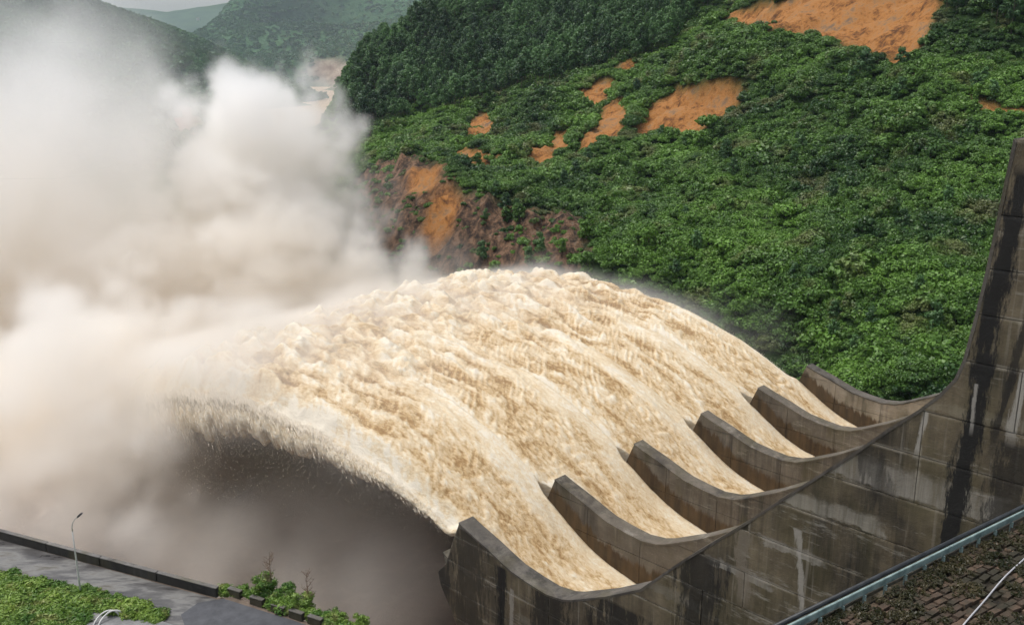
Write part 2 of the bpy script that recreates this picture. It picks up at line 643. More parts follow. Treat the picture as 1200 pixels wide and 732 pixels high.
def scatter(name, P, rot, scl, which, meshes, label, kind='stuff', **kw):
    me = bpy.data.meshes.new(name)
    me.vertices.add(len(P))
    me.vertices.foreach_set('co', np.ascontiguousarray(P, np.float32).ravel())
    for nme, v in (('rz', rot), ('scl', scl)):
        attr(me, nme, v)
    a = me.attributes.new('which', 'INT', 'POINT')
    a.data.foreach_set('value', np.ascontiguousarray(which, np.int32))
    o = link(name, me, kind=kind, label=label, **kw)
    g = bpy.data.node_groups.new(name + '_nodes', 'GeometryNodeTree')
    g.interface.new_socket('Geometry', in_out='INPUT', socket_type='NodeSocketGeometry')
    g.interface.new_socket('Geometry', in_out='OUTPUT', socket_type='NodeSocketGeometry')
    N = g.nodes.new
    gi, go = N('NodeGroupInput'), N('NodeGroupOutput')
    j = N('GeometryNodeGeometryToInstance')
    for mm in meshes[::-1]:
        so_ = bpy.data.objects.new(mm.name + '_source', mm)
        oi = N('GeometryNodeObjectInfo')
        oi.inputs['Object'].default_value = so_
        oi.inputs['As Instance'].default_value = True
        g.links.new(oi.outputs['Geometry'], j.inputs[0])
    m2p = N('GeometryNodeMeshToPoints')
    g.links.new(gi.outputs[0], m2p.inputs['Mesh'])
    iop = N('GeometryNodeInstanceOnPoints')
    iop.inputs['Pick Instance'].default_value = True

    def named(n, typ):
        q = N('GeometryNodeInputNamedAttribute')
        q.data_type = typ
        q.inputs['Name'].default_value = n
        return q.outputs['Attribute']
    cx = N('ShaderNodeCombineXYZ')
    g.links.new(named('rz', 'FLOAT'), cx.inputs[2])
    # plain join of the sources
    ji = N('GeometryNodeJoinGeometry')
    for l in list(g.links):
        if l.to_node == j:
            g.links.new(l.from_socket, ji.inputs[0])
    g.nodes.remove(j)
    g.links.new(m2p.outputs[0], iop.inputs['Points'])
    g.links.new(ji.outputs[0], iop.inputs['Instance'])
    g.links.new(named('which', 'INT'), iop.inputs['Instance Index'])
    g.links.new(cx.outputs[0], iop.inputs['Rotation'])
    g.links.new(named('scl', 'FLOAT'), iop.inputs['Scale'])
    g.links.new(iop.outputs[0], go.inputs[0])
    md = o.modifiers.new('scatter', 'NODES')
    md.node_group = g
    return o


# ------------------------------------------------------------------ vegetation on the right bank
FOREST = [
    [(396, 126), (428, 62), (470, 42), (500, 22), (575, -8), (800, -30), (815, 20), (790, 60), (742, 72), (700, 84), (650, 100), (600, 108), (540, 128), (470, 140), (420, 155), (400, 160)],
    [(1095, -30), (1260, -30), (1260, 55), (1200, 45), (1150, 30), (1100, 12)],
    [(800, -30), (935, -30), (900, 2), (830, 12), (800, 20)],
]


def infor(u, v):
    q = np.zeros(u.shape, bool)
    for p in FOREST:
        q |= inpoly(u, v, p)
    return q


n = 170000
x = rng.uniform(-160, 300, n)
y = 128 + 672 * rng.random(n) ** 1.35
z = bil(HZ, x, y)
u, v = project(np.stack([x, y, z], -1))
aa = x * AX[0] + y * AX[1]
ww = x * WX[0] + y * WX[1]
keep = (z > RIVER + 1) & (u > 380) & (u < 1260) & (v > -60) & (v < 520) & ((aa > 150) | (ww > 92))
keep &= rng.random(n) < np.clip(1.35 - (y - 150) / 500, 0.45, 1)
bare = bil(soil_s, x, y)
rk = bil(rock_s, x, y)
keep &= ((bare < 0.3) | (rng.random(n) < 0.004)) & ~((rk > 0.3) & (rng.random(n) > 0.16))
fo = infor(u, v)
keep &= ~(fo & (rng.random(n) > 0.35))
x, y, z, u, v, fo, rk = (q[keep] for q in (x, y, z, u, v, fo, rk))
P2 = np.stack([x, y], -1)
lump = fbm(P2 / 9.0, 3, 55)
scl = (0.95 + 0.55 * lump + rng.random(len(x)) ** 3 * 0.9) * np.where(rk > 0.2, 0.7, 1.0)
scl *= np.where(y > 320, 1.25, 1.0) * np.where(rng.random(len(x)) < 0.07, 1.7, 1.0)
rise = np.maximum(fbm(P2 / 8.0, 2, 58) + 0.1, 0) * 3.4 * (rk < 0.2)
wh = np.where(fbm(P2 / 25.0, 2, 66) > 0.12, rng.integers(5, 8, len(x)), rng.integers(0, 5, len(x)))
scatter('undergrowth', np.stack([x, y, z - 0.25 + rise], -1), rng.uniform(0, 6.28, len(x)), scl, wh, bush_me + vine_me,
        'dense green bushes and creepers covering the right bank')
print('undergrowth', len(x), round(time.time() - T0, 1))

# forest trees: the nearest 280 as individuals, the rest as one mass
n = 26000
x = rng.uniform(-160, 320, n)
y = rng.uniform(250, 860, n)
z = bil(HZ, x, y)
u, v = project(np.stack([x, y, z], -1))
keep = infor(u, v) & (bil(soil_s, x, y) < 0.2)
x, y, z, u, v = (q[keep] for q in (x, y, z, u, v))
# thin to a spacing
cell = {}
order = np.argsort(y)
sel = []
for i in order:
    k = (int(x[i] // 4.3), int(y[i] // 4.6))
    if k in cell:
        continue
    cell[k] = 1
    sel.append(i)
sel = np.array(sel)
x, y, z, u, v = (q[sel] for q in (x, y, z, u, v))
# front rows: lowest edge of the wood in each column of ground
dpth = np.sqrt(x * x + y * y)
inview = (u > 400) & (u < 1195) & (v < 170) & (v > 25)
colkey = (np.degrees(np.arctan2(x, y)) / 0.35).astype(int)
rank = np.zeros(len(x), int)
cnt = {}
for i in np.argsort(dpth):
    rank[i] = cnt.get(colkey[i], 0) if inview[i] else 999
    if inview[i]:
        cnt[colkey[i]] = cnt.get(colkey[i], 0) + 1
ind = np.argsort(rank * 1000 + dpth)[:280]
ind = ind[inview[ind]]


def make_tree(name, kind, loc, rz, s, label, cat='tree', group=None, first=[None] * 16):
    tm, cm = kind
    e = link(name, None, label=label, cat=cat, group=group, loc=loc, rz=rz)
    e.scale = (s, s, s)
    link('trunk', tm, e)
    link('crown', cm, e)
    return e


LAND = [(430, 75, 'on the far left shoulder of the ridge'), (420, 125, 'just right of the white spray head'), (470, 130, 'at the left foot of the plantation'), (480, 60, 'high on the left of the plantation'),
        (540, 120, 'above the lone red slip'), (540, 60, 'in the middle of the left ridge'), (600, 100, 'at the centre of the lower plantation edge'), (620, 50, 'half way up the plantation'),
        (670, 90, 'left of the small orange slips'), (720, 75, 'above the topmost small orange slip'), (700, 40, 'behind the trees over the small orange slips'), (780, 50, 'at the right end of the plantation'),
        (830, 10, 'left of the big orange landslip'), (920, 0, 'over the top of the big orange landslip'), (1110, 15, 'just right of the big orange landslip'), (1160, 25, 'in the upper right corner wood'), (1190, 45, 'at the right picture edge above the slope')]


def where_words(uu, vv):
    return min(LAND, key=lambda q: (q[0] - uu) ** 2 + 2 * (q[1] - vv) ** 2)[2]
    if uu > 1000:
        return 'in the dark wood above the orange landslip, upper right'
    if uu > 800:
        return 'in the wood above the creeper covered slope'
    if uu > 640:
        return 'along the lower edge of the plantation near the small landslips'
    if uu > 500:
        return 'in the long front row of the plantation on the hillside'
    return 'at the plantation end beside the white spray'


tone = ['slender', 'rounded', 'narrow', 'broad low']
rowname = ['front row', 'second row', 'third row', 'fourth row', 'inner row']
for i in ind:
    k = rng.integers(0, 4)
    s_ = rng.uniform(0.72, 1.22)
    make_tree('acacia_tree', forest_kinds[k], (x[i], y[i], z[i] - 0.2), rng.uniform(0, 6.28), s_,
              ('small ' if s_ < 0.88 else 'large ' if s_ > 1.06 else '') + tone[k] + ' tree in the ' + rowname[min(rank[i], 4)] + ' ' + where_words(u[i], v[i]), group='plantation trees on the right bank')
mask = np.ones(len(x), bool)
mask[ind] = False
jm = [joined('wood_tree', *k) for k in forest_kinds]
xx, yy, zz = x[mask], y[mask], z[mask]
scatter('wood', np.stack([xx, yy, zz - 0.2], -1), rng.uniform(0, 6.28, len(xx)), rng.uniform(0.65, 1.3, len(xx)), rng.integers(0, 4, len(xx)), jm,
        'mass of plantation trees behind the front rows on the ridge')
print('trees', len(ind), len(xx), round(time.time() - T0, 1))

# single shrubs and small trees standing out of the undergrowth
shrub_kinds = [tree_parts(20 + k, 3.6, 1.5, 0.75, M_bush, 16, 44, 0.33, 0.07, 0.15) for k in range(3)]
dark_kinds = [tree_parts(30 + k, 5.5, 1.7, 0.9, M_tree, 22, 46, 0.36, 0.1, 0.12) for k in range(2)]
SH = [(1012, 92, 7.5, 1), (1000, 110, 6, 1), (1055, 78, 5, 1), (845, 165, 4, 0), (775, 165, 4.5, 1), (800, 178, 4, 1), (600, 190, 5, 0), (620, 182, 4, 0),
      (560, 195, 4, 0), (735, 125, 4.5, 1), (745, 110, 4.5, 1), (880, 200, 3.5, 0), (935, 170, 3.5, 1), (1080, 160, 3.5, 0), (1140, 135, 3.5, 0),
      (1020, 390, 4, 1), (1000, 415, 3.5, 1), (975, 400, 4, 1), (900, 330, 3.5, 0), (870, 290, 3.5, 0), (820, 250, 3.5, 0), (1010, 330, 3.5, 0), (1100, 300, 3, 0),
      (950, 260, 3.2, 0), (700, 240, 4, 0), (660, 215, 4, 1), (760, 290, 4, 0), (790, 330, 4, 1), (715, 205, 4, 0), (1130, 230, 3.2, 0), (905, 120, 4, 1), (960, 110, 4, 1), (690, 190, 4, 1)]
_r = np.random.default_rng(91)
while len(SH) < 110:
    a_, b_ = _r.uniform(560, 1180), _r.uniform(95, 400)
    if b_ < 330 - (a_ - 560) * 0.05 + (90 if a_ > 900 else 0) and b_ > 210 - (a_ - 560) * 0.22 and not (a_ > 1115 and b_ > 160):
        if not any(inpoly(np.array([a_]), np.array([b_ - 6]), p)[0] for p in ORANGE):
            SH.append((a_, b_, _r.uniform(2.6, 5.2), int(_r.random() < 0.5)))


def on_hill(px, py):
    """first meeting of the sight line through (px, py) with the slope"""
    r = ray(px, py)
    Ys = np.arange(140, 880, 1.0)
    X_ = r[0] / r[1] * Ys
    Z_ = r[2] / r[1] * Ys
    g_ = bil(HZ, X_, Ys)
    h = np.nonzero(g_ > Z_)[0]
    k = h[0] if len(h) else len(Ys) - 1
    return np.array([X_[k], Ys[k], g_[k]])


near_what = [((1012, 92), 'below the big orange landslip'), ((1055, 78), 'at the foot of the big landslip'), ((775, 165), 'under the double orange landslip'),
             ((735, 125), 'between the two middle landslips'), ((600, 190), 'on the ledge above the brown cliff'), ((1020, 390), 'in the dark hollow behind the farthest wall'),
             ((900, 330), 'above the right edge of the falling water'), ((1100, 300), 'beside the concrete tower'), ((950, 260), 'in mid slope'), ((905, 120), 'on the creeper covered spur'), ((1130, 180), 'left of the tower top'), ((1050, 200), 'in the upper right of the open slope'),
             ((850, 210), 'below the double orange landslip on open slope'), ((750, 230), 'in the middle of the open slope'), ((680, 270), 'right of the brown cliff'), ((800, 300), 'above the crest of the water, right part'),
             ((1060, 380), 'behind the farthest wall near the tower foot'), ((980, 350), 'in the lower right of the slope'), ((870, 260), 'right of mid slope'), ((1000, 170), 'on the slope under the creeper spur'), ((650, 230), 'beside the ledge at the cliff head')]
for i, (px, py, h, kd) in enumerate(SH):
    p = on_hill(px, py)
    k = random.choice(dark_kinds if kd else shrub_kinds)
    nw = min(near_what, key=lambda q: (q[0][0] - px) ** 2 + (q[0][1] - py) ** 2)[1]
    size = ['tiny', 'low', 'small', 'medium', 'tallish', 'tall', 'very tall'][int(min(6, max(0, (h - 2.6) / 0.6)))]
    nw += ', ' + ('left' if px < min(near_what, key=lambda q: (q[0][0] - px) ** 2 + (q[0][1] - py) ** 2)[0][0] else 'right') + ' one'
    make_tree('shrub', k, p, rng.uniform(0, 6.28), h / (5.5 if kd else 3.6), '%s %s leafy shrub %s' % (size, 'dark' if kd else 'bright green', nw), 'shrub', 'shrubs standing out of the slope')

# ------------------------------------------------------------------ far terrain
far_ctl = [tuple(atY(*q)) for q in [
    (232, 64, 3900), (235, 42, 4200), (268, 16, 4500), (300, 3, 4600), (330, -10, 4700), (400, -30, 4900), (520, -40, 5000), (700, -40, 5000),
    (300, 60, 4000), (400, 55, 4000), (420, 30, 4300), (350, 30, 4300), (300, 30, 4300), (480, 40, 4000), (560, 60, 3900), (700, 60, 3900),
    (255, 84, 3600), (300, 86, 3600), (350, 80, 3700), (365, 70, 3750), (420, 66, 3700), (425, 92, 3300), (412, 100, 3200),
    (238, 68, 2200), (262, 72, 2250), (285, 82, 2200), (300, 88, 2200), (225, 100, 2000), (260, 108, 1950), (295, 108, 1950), (300, 98, 2050), (240, 88, 2100),
    (215, 42, 2900), (175, 28, 2900), (130, 14, 2800), (90, 0, 2700), (150, 50, 3500), (90, 40, 3500), (210, 62, 3400),
    (200, 60, 4500), (150, 60, 4500), (90, 55, 4500), (230, 52, 4700), (265, 30, 5300), (300, 20, 5400), (200, 60, 5400), (100, 60, 5400), (0, 50, 5000), (350, 5, 5500), (450, -10, 5600), (-200, 50, 5000), (0, -30, 2600), (-150, -50, 2500), (-300, -50, 2500),
    (200, 60, 2500), (150, 55, 2400), (100, 40, 2300), (0, 25, 2200), (-150, 15, 2200), (150, 90, 1900), (60, 85, 1700), (-60, 80, 1600),
    (200, 112, 1750), (225, 116, 1750), (185, 140, 1400), (222, 142, 1400), (150, 120, 1500), (60, 130, 1250), (-60, 120, 1250),
]]
far_ctl += [tuple(atZ(q[0], q[1], -90)) for q in [(345, 108), (355, 98), (372, 104), (388, 118), (378, 112), (330, 118), (398, 128), (350, 125)]]
far_ctl += [(-300, 1000, -90), (-350, 1500, -92), (-420, 1900, -92), (-1500, 1000, -40), (200, 1800, -40), (200, 3000, -60), (-100, 1300, -92), (600, 2200, 60), (500, 1400, 20),
            *[tuple(atY(*q)) for q in [(212, 190, 620), (185, 195, 580), (205, 215, 500), (180, 250, 420), (60, 240, 420), (-100, 240, 420), (100, 190, 620), (-100, 180, 650), (200, 165, 850), (150, 165, 850), (60, 165, 850), (205, 150, 1000), (150, 150, 1000), (60, 150, 1000)]],
            (-150, 520, -98), (-185, 620, -98), (-230, 760, -98), (-90, 400, -98), (0, 500, -98), (100, 700, -98), (200, 900, -98), (0, 900, -98), (-250, 900, -96), (300, 500, -98), (-120, 350, -98), (-1500, 400, -30),
            (-3500, 2500, 150), (-3000, 5500, 100), (3000, 5500, 260),  (-900, 980, -60)]
fx_, fy_ = np.meshgrid(np.arange(-3600, 3000, 22), np.arange(344, 5900, 22))
fz = rbf(far_ctl, fx_, fy_)
Pf = np.stack([fx_, fy_], -1)
fz = fz + fbm(Pf / 260.0, 5, 41) * 16 + fbm(Pf / 45.0, 3, 43) * 4
fz = -98 + (fz + 98) * sstep(350, 430, fy_)
fz = np.where(fz < -79, np.minimum(fz, -84), fz)
m = NM('far_hill_ground')
geo = m.n('ShaderNodeNewGeometry').outputs['Position']
c = m.ramp(m.noise(geo, 0.02, 6, 0.7), [(0.35, (0.022, 0.065, 0.028)), (0.6, (0.06, 0.13, 0.05))])
c = m.mix(m.attr('earth'), c, m.ramp(m.noise(geo, 0.02, 5, 0.7), [(0.35, (0.20, 0.14, 0.11)), (0.65, (0.42, 0.34, 0.27))]))
c = m.mix(m.attr('red'), c, m.ramp(m.noise(geo, 0.03, 4, 0.7), [(0.35, (0.20, 0.06, 0.04)), (0.65, (0.38, 0.16, 0.10))]))
m.bsdf(c, 0.95, m.bump(m.noise(geo, 0.06, 5, 0.7), 1.0, 8.0), spec=0.1)
fu, fv = project(np.stack([fx_, fy_, fz], -1))
fj = fbm(Pf / 80.0, 3, 47) * 6
earth = inpoly(fu + fj, fv, [(352, 88), (366, 72), (395, 70), (428, 76), (432, 108), (400, 108), (372, 98)])
red = inpoly(fu + fj, fv + fj * 0.3, [(184, 130), (205, 124), (229, 126), (230, 150), (205, 160), (184, 158)])
ny2, nx2 = fx_.shape
id2 = np.arange(nx2 * ny2).reshape(ny2, nx2)
q2 = np.stack([id2[:-1, :-1], id2[:-1, 1:], id2[1:, 1:], id2[1:, :-1]], -1).reshape(-1, 4)
me = mesh_np('far_hills', np.stack([fx_, fy_, fz], -1).reshape(-1, 3), q2, m.m, True)
attr(me, 'earth', blur(earth * 1.0, 1))
attr(me, 'red', blur(red * 1.0, 1))
link('far_hills', me, kind='structure', label='wooded hills beyond the river bend')

# crowns on the far hills
n = 60000
x = rng.uniform(-1900, 400, n)
y = rng.uniform(420, 5000, n)
ix = ((x + 3600) / 22).astype(int)
iy = ((y - 344) / 22).astype(int)
z = fz[iy, ix]
u, v = project(np.stack([x, y, z], -1))
keep = (z > -78) & (u > -20) & (u < 620) & (v > -30) & (v < 260) & (x < np.where(y < 1000, -190, 9999)) & ~earth[iy, ix] & ~red[iy, ix]
x, y, z = x[keep], y[keep], z[keep]
far_me = [leaves(9, 12, 1.0, 0.9, 0.6, 0.75, 300 + k, 0, M_far, 'far_foliage') for k in range(3)]
scatter('distant_wood', np.stack([x, y, z], -1), rng.uniform(0, 6.28, len(x)), rng.uniform(5, 9.5, len(x)) * np.clip(y / 1600, 0.35, 1), rng.integers(0, 3, len(x)), far_me,
        'tree crowns covering the hills beyond the river bend')
print('far wood', len(x), round(time.time() - T0, 1))

# mountains on the skyline
def ridge(name, prof, Y, depth, seed, mat, label):
    xs = np.linspace(-7000, 9000, 420) * (Y / 9000)
    rows = []
    px_ = np.array([p[0] for p in prof], float)
    hh = np.array([atY(p[0], p[1], Y)[2] for p in prof])
    xw = np.array([atY(p[0], p[1], Y)[0] for p in prof])
    H = np.interp(xs, xw, hh)
    H = H + fbm(np.stack([xs / 500, xs * 0], -1), 5, seed) * 25
    K = 24
    for k in range(K + 1):
        t = k / K
        yy_ = Y - depth * (1 - t)
        zz_ = -95 + (H + 95) * sstep(0, 1, t) + fbm(np.stack([xs / 300, np.full_like(xs, t * 6)], -1), 4, seed + 3) * 40 * t * (1 - t) * 3
        rows.append(np.stack([xs, np.full_like(xs, yy_), zz_], -1))
    rows.append(np.stack([xs, np.full_like(xs, Y + depth), np.full_like(xs, -95)], -1))
    V = np.array(rows)
    a, b = V.shape[:2]
    ii = np.arange(a * b).reshape(a, b)
    qq = np.stack([ii[:-1, :-1], ii[:-1, 1:], ii[1:, 1:], ii[1:, :-1]], -1).reshape(-1, 4)
    link(name, mesh_np(name, V.reshape(-1, 3), qq, mat, True), kind='structure', label=label)


m = NM('mountain_wood')
geo = m.n('ShaderNodeNewGeometry').outputs['Position']
m.bsdf(m.ramp(m.noise(geo, 0.006, 6, 0.7), [(0.35, (0.02, 0.05, 0.02)), (0.65, (0.05, 0.09, 0.035))]), 0.95, spec=0.1)
ridge('mountains', [(-600, 20), (0, 22), (100, 14), (150, 16), (180, 20), (215, 14), (240, 10), (275, 5), (300, 1), (350, -6), (420, -14), (700, -10), (1300, -5)], 9500, 3000, 81, m.m, 'blue mountains on the skyline beyond the valley')
ridge('mountains', [(-600, 0), (0, 6), (60, 10), (100, 11), (130, 8), (200, 14), (260, 6), (300, -2), (700, -2), (1300, 5)], 15000, 3000, 85, m.m, 'palest farthest mountains on the skyline')

# base sheets
mb = MB()
mb.add([(-20000, -2000, -101), (20000, -2000, -101), (20000, 26000, -101), (-20000, 26000, -101)], [(0, 1, 2, 3)])
m = NM('valley_soil')
m.bsdf(m.ramp(m.noise(m.obj(), 0.01, 5), [(0.3, (0.05, 0.06, 0.03)), (0.7, (0.12, 0.1, 0.06))]), 0.95)
link('ground', mb.mesh('ground', m.m), kind='structure', label='valley floor')

# small white house on the far spur and a white shed above the red bank
def house(px, py, Y, wdt, label):
    p = atY(px, py, Y)
    e = link('white_house', None, label=label, cat='house', loc=tuple(p))
    mw_ = NM('white_paint')
    mw_.bsdf(_m2 := mw_.ramp(mw_.noise(mw_.obj(), 0.5, 3), [(0.3, (0.62, 0.62, 0.6)), (0.7, (0.8, 0.8, 0.78))]), 0.7)
    b = MB()
    b.box((0, 0, wdt * 0.25 - 3), (wdt, wdt * 0.8, wdt * 0.5 + 6))
    link('wall', b.mesh('wall', mw_.m), e)
    b = MB()
    h = wdt * 0.5
    b.prism([(-wdt * 0.55, h), (wdt * 0.55, h), (0, h + wdt * 0.28)], -wdt * 0.45, wdt * 0.45)
    mr = NM('roof_sheet')
    mr.bsdf(mr.ramp(mr.noise(mr.obj(), 0.5, 2), [(0.3, (0.35, 0.3, 0.28)), (0.7, (0.5, 0.45, 0.42))]), 0.7)
    link('roof', b.mesh('roof', mr.m), e)


house(232, 23, 4350, 11, 'tiny white house on the crest of the far wooded hill')
house(216, 119, 1745, 10, 'tiny white building on the bank above the red earth')
print('far', round(time.time() - T0, 1))

# ------------------------------------------------------------------ concrete
def concrete(name, seed, dark=0.5, streaks=None, base=((0.10, 0.085, 0.06), (0.21, 0.19, 0.15)), wetline=None, pale=0.5, lifts=None, bands=None):
    m = NM(name)
    P = m.obj()
    sx = m.n('ShaderNodeSeparateXYZ', None, Vector=P)
    off_ = m.mapping(P, loc=(seed * 13.1, seed * 7.7, seed * 3.3))
    c = m.mix(m.ramp(m.noise(off_, 0.35, 7, 0.7), [(0.3, 0.0), (0.7, 1.0)]), base[0], base[1])
    # board marks and grain
    c = m.mix(m.math('MULTIPLY', m.ramp(m.noise(m.mapping(off_, (1.6, 1.6, 9.0)), 1.0, 5, 0.7), [(0.35, 0.0), (0.75, 1.0)]), 0.35), c, (0.06, 0.05, 0.04))
    # black algae running down the face
    vs = m.mapping(off_, (0.55, 0.55, 0.045))
    al = m.ramp(m.noise(vs, 1.0, 6, 0.72), [(0.46 - 0.14 * dark + 0.03, 0.0), (0.60, 1.0)])
    al = m.math('MULTIPLY', al, m.ramp(m.noise(off_, 0.10, 4, 0.6), [(0.38, 0.15), (0.6, 1.0)]))
    c = m.mix(m.math('MULTIPLY', al, 0.5 + 0.45 * dark), c, (0.013, 0.013, 0.012))
    # green-brown slime
    c = m.mix(m.math('MULTIPLY', m.ramp(m.noise(m.mapping(off_, (0.3, 0.3, 0.12)), 1.0, 5), [(0.5, 0.0), (0.66, 1.0)]), 0.5), c, (0.075, 0.065, 0.03))
    # lime bloom
    bl = m.ramp(m.noise(m.mapping(off_, (0.16, 0.16, 0.9), loc=(5, 2, 1), rot=(0, R(6), 0)), 1.0, 8, 0.78), [(0.56, 0.0), (0.68, 1.0)])
    c = m.mix(m.math('MULTIPLY', bl, pale), c, (0.36, 0.34, 0.29))
    dr = m.ramp(m.noise(m.mapping(off_, (2.4, 2.4, 0.10)), 1.0, 4, 0.6), [(0.60, 0.0), (0.72, 1.0)])
    c = m.mix(m.math('MULTIPLY', dr, 0.35 * pale), c, (0.40, 0.37, 0.32))
    if lifts:
        k = m.math('MULTIPLY', m.attr('joint'), m.ramp(m.noise(m.mapping(off_, (0.3, 0.3, 0.9)), 1.0, 5, 0.75), [(0.42, 0.0), (0.56, 0.8)]))
        c = m.mix(k, c, (0.32, 0.29, 0.23))
    if bands:
        nz = m.math('SUBTRACT', m.noise(m.mapping(off_, (0.5, 0.5, 0.8)), 1.0, 7, 0.75), 0.5)
        nv_ = m.ramp(m.noise(m.mapping(off_, (1.4, 1.4, 0.12)), 1.0, 5, 0.7), [(0.35, 0.35), (0.6, 1.0)])
        wx = m.math('MULTIPLY_ADD', nz, 5.0, m.math('MULTIPLY', sx.outputs[0], -1.0))
        zx = m.math('MULTIPLY_ADD', nz, 1.8, sx.outputs[2])
    if streaks:
        nw = m.math('SUBTRACT', m.noise(m.mapping(P, (1.9, 1.9, 0.35)), 1.0, 7, 0.75), 0.5)
    for (wa_, wb_, za_, zb_, kol, st) in (bands or []):
        # a pale band of lime that has run along the wall, with ragged ends
        k = m.math('MULTIPLY', m.ramp(m.math('DIVIDE', m.math('SUBTRACT', wx, wa_), wb_ - wa_), [(0.0, 0.0), (0.08, 1.0), (0.92, 1.0), (1.0, 0.0)]),
                   m.ramp(m.math('DIVIDE', m.math('SUBTRACT', zx, za_), zb_ - za_), [(0.0, 0.0), (0.1, 1.0), (0.75, 0.8), (1.0, 0.0)]))
        k = m.math('MULTIPLY', k, nv_)
        c = m.mix(m.math('MULTIPLY', k, st), c, kol)
    for (w0, z0, w1, z1, width, kol, st) in (streaks or []):
        # a run of stain with its own line on the wall: distance across the line, faded at the ends
        t = m.math('DIVIDE', m.math('SUBTRACT', sx.outputs[2], z0), (z1 - z0))
        lx = m.math('MULTIPLY_ADD', t, -(w1 - w0), -w0)
        d = m.math('ABSOLUTE', m.math('MULTIPLY_ADD', nw, 2.6 * width, m.math('SUBTRACT', sx.outputs[0], lx)))
        k = m.ramp(m.math('DIVIDE', d, width), [(0.35, 1.0), (0.62, 0.0)])
        e = m.math('MULTIPLY', m.ramp(t, [(0.0, 0.0), (0.02, 1.0)]), m.ramp(t, [(0.75, 1.0), (1.0, 0.0)]))
        c = m.mix(m.math('MULTIPLY', m.math('MULTIPLY', k, e), st), c, kol)
    if wetline:
        # silt and spray brown below a ragged line that follows the flow
        wl = m.math('ADD', m.attr('above'), m.math('MULTIPLY_ADD', m.noise(m.mapping(off_, (1.4, 1.4, 0.2)), 1.0, 5, 0.7), 3.2, -1.6))
        k = m.ramp(m.math('DIVIDE', wl, 6.0), [(0.36, 1.0), (0.46, 0.0)])
        br = m.ramp(m.noise(m.mapping(off_, (0.9, 0.9, 0.1)), 1.0, 4), [(0.35, (0.040, 0.025, 0.012)), (0.7, (0.105, 0.066, 0.030))])
        c = m.mix(m.math('MULTIPLY', k, wetline), c, br)
    h = m.noise(off_, 3.0, 8, 0.75)
    m.bsdf(c, m.ramp(m.noise(off_, 0.7, 3), [(0.3, 0.55), (0.7, 0.9)]), m.bump(h, 0.5, 0.12), spec=0.3)
    return m.m


LIFTS = [-4.5, -9.3, -12.8, -15.9, -19.2, -23.4, -26.8, -30.4, -34.0, -37.5, -41.3, -44.7, -48.2, -51.7, -55.2, -58.7, -62.2, -65.7, -70.0]
blk = (0.010, 0.010, 0.010)
wht = (0.38, 0.36, 0.32)
M_face = concrete('training_wall_concrete', 1, 0.78, base=((0.078, 0.060, 0.035), (0.250, 0.205, 0.132)), lifts=LIFTS, bands=[
    (16.5, 30.5, -30.3, -27.9, (0.34, 0.32, 0.28), 0.75), (24.5, 34.0, -33.9, -32.3, (0.33, 0.31, 0.26), 0.75), (15, 26, -23.3, -22.4, (0.3, 0.27, 0.2), 0.4),
    (29, 35, -38.2, -37.2, wht, 0.6), (33, 40, -42, -41, wht, 0.55), (40, 52, -47, -45.8, (0.2, 0.19, 0.16), 0.5), (63, 56, -58, -56.9, (0.2, 0.19, 0.16), 0.4)], streaks=[
    (18.9, -6.0, 20.9, -44.0, 1.3, blk, 0.97), (17.3, -15.0, 18.6, -26.0, 0.5, blk, 0.8), (16.6, -24, 18.0, -40, 2.6, blk, 0.75),
    (22.9, -23.4, 23.3, -27.2, 0.35, wht, 0.8), (19.9, -20.6, 19.8, -24.4, 0.25, wht, 0.7), (17.1, -19.0, 17.3, -24.5, 0.55, wht, 0.75),
    (65.2, -52.5, 65.4, -66.0, 1.3, blk, 0.95), (70, -50, 71, -66, 5.0, (0.02, 0.018, 0.014), 0.75), (75, -50, 75, -70, 3.0, blk, 0.85), (63.6, -54.5, 63.7, -66, 0.5, wht, 0.55), (66.8, -60, 67.0, -70, 0.8, (0.16, 0.13, 0.08), 0.6),
    (31.6, -35.6, 30.4, -44, 0.55, wht, 0.7), (36.5, -37.5, 36.0, -45, 1.2, (0.20, 0.17, 0.13), 0.7), (27.0, -27.0, 24.0, -33.5, 2.2, blk, 0.5),
    (40, -41, 42, -66, 4.0, blk, 0.8), (49, -50, 50, -68, 7.0, blk, 0.85), (58, -51, 58, -68, 5.0, blk, 0.8),
], pale=0.75)
M_top = concrete('wall_top_concrete', 2, 0.35, base=((0.075, 0.066, 0.056), (0.155, 0.140, 0.120)), pale=0.2)
M_div = concrete('divider_concrete', 3, 0.55, wetline=0.95, base=((0.085, 0.070, 0.052), (0.20, 0.175, 0.140)), pale=0.5)
M_div6 = concrete('far_wall_concrete', 5, 0.0, wetline=0.92, base=((0.22, 0.19, 0.145), (0.36, 0.315, 0.25)), pale=0.5)
M_chute = concrete('chute_concrete', 4, 0.5)

# ------------------------------------------------------------------ water level along the chute and the free jet
_lv = np.array([(10, -17), (20, -27), (30, -37), (40, -47), (45, -51.8), (49, -55.2), (53, -57.8), (57, -58.9), (61, -58.4), (65, -57.3), (69, -55.3), (74, -52.3), (80, -49.3), (86, -46.9), (92, -45.1), (100, -43.5), (110, -42.3), (121, -41.9),
                (131, -42.4), (141, -43.7), (151, -45.9), (161, -49.0), (171, -53.1), (181, -58.0), (191, -64.0), (201, -70.6), (211, -78.3), (217, -83.5)], float)


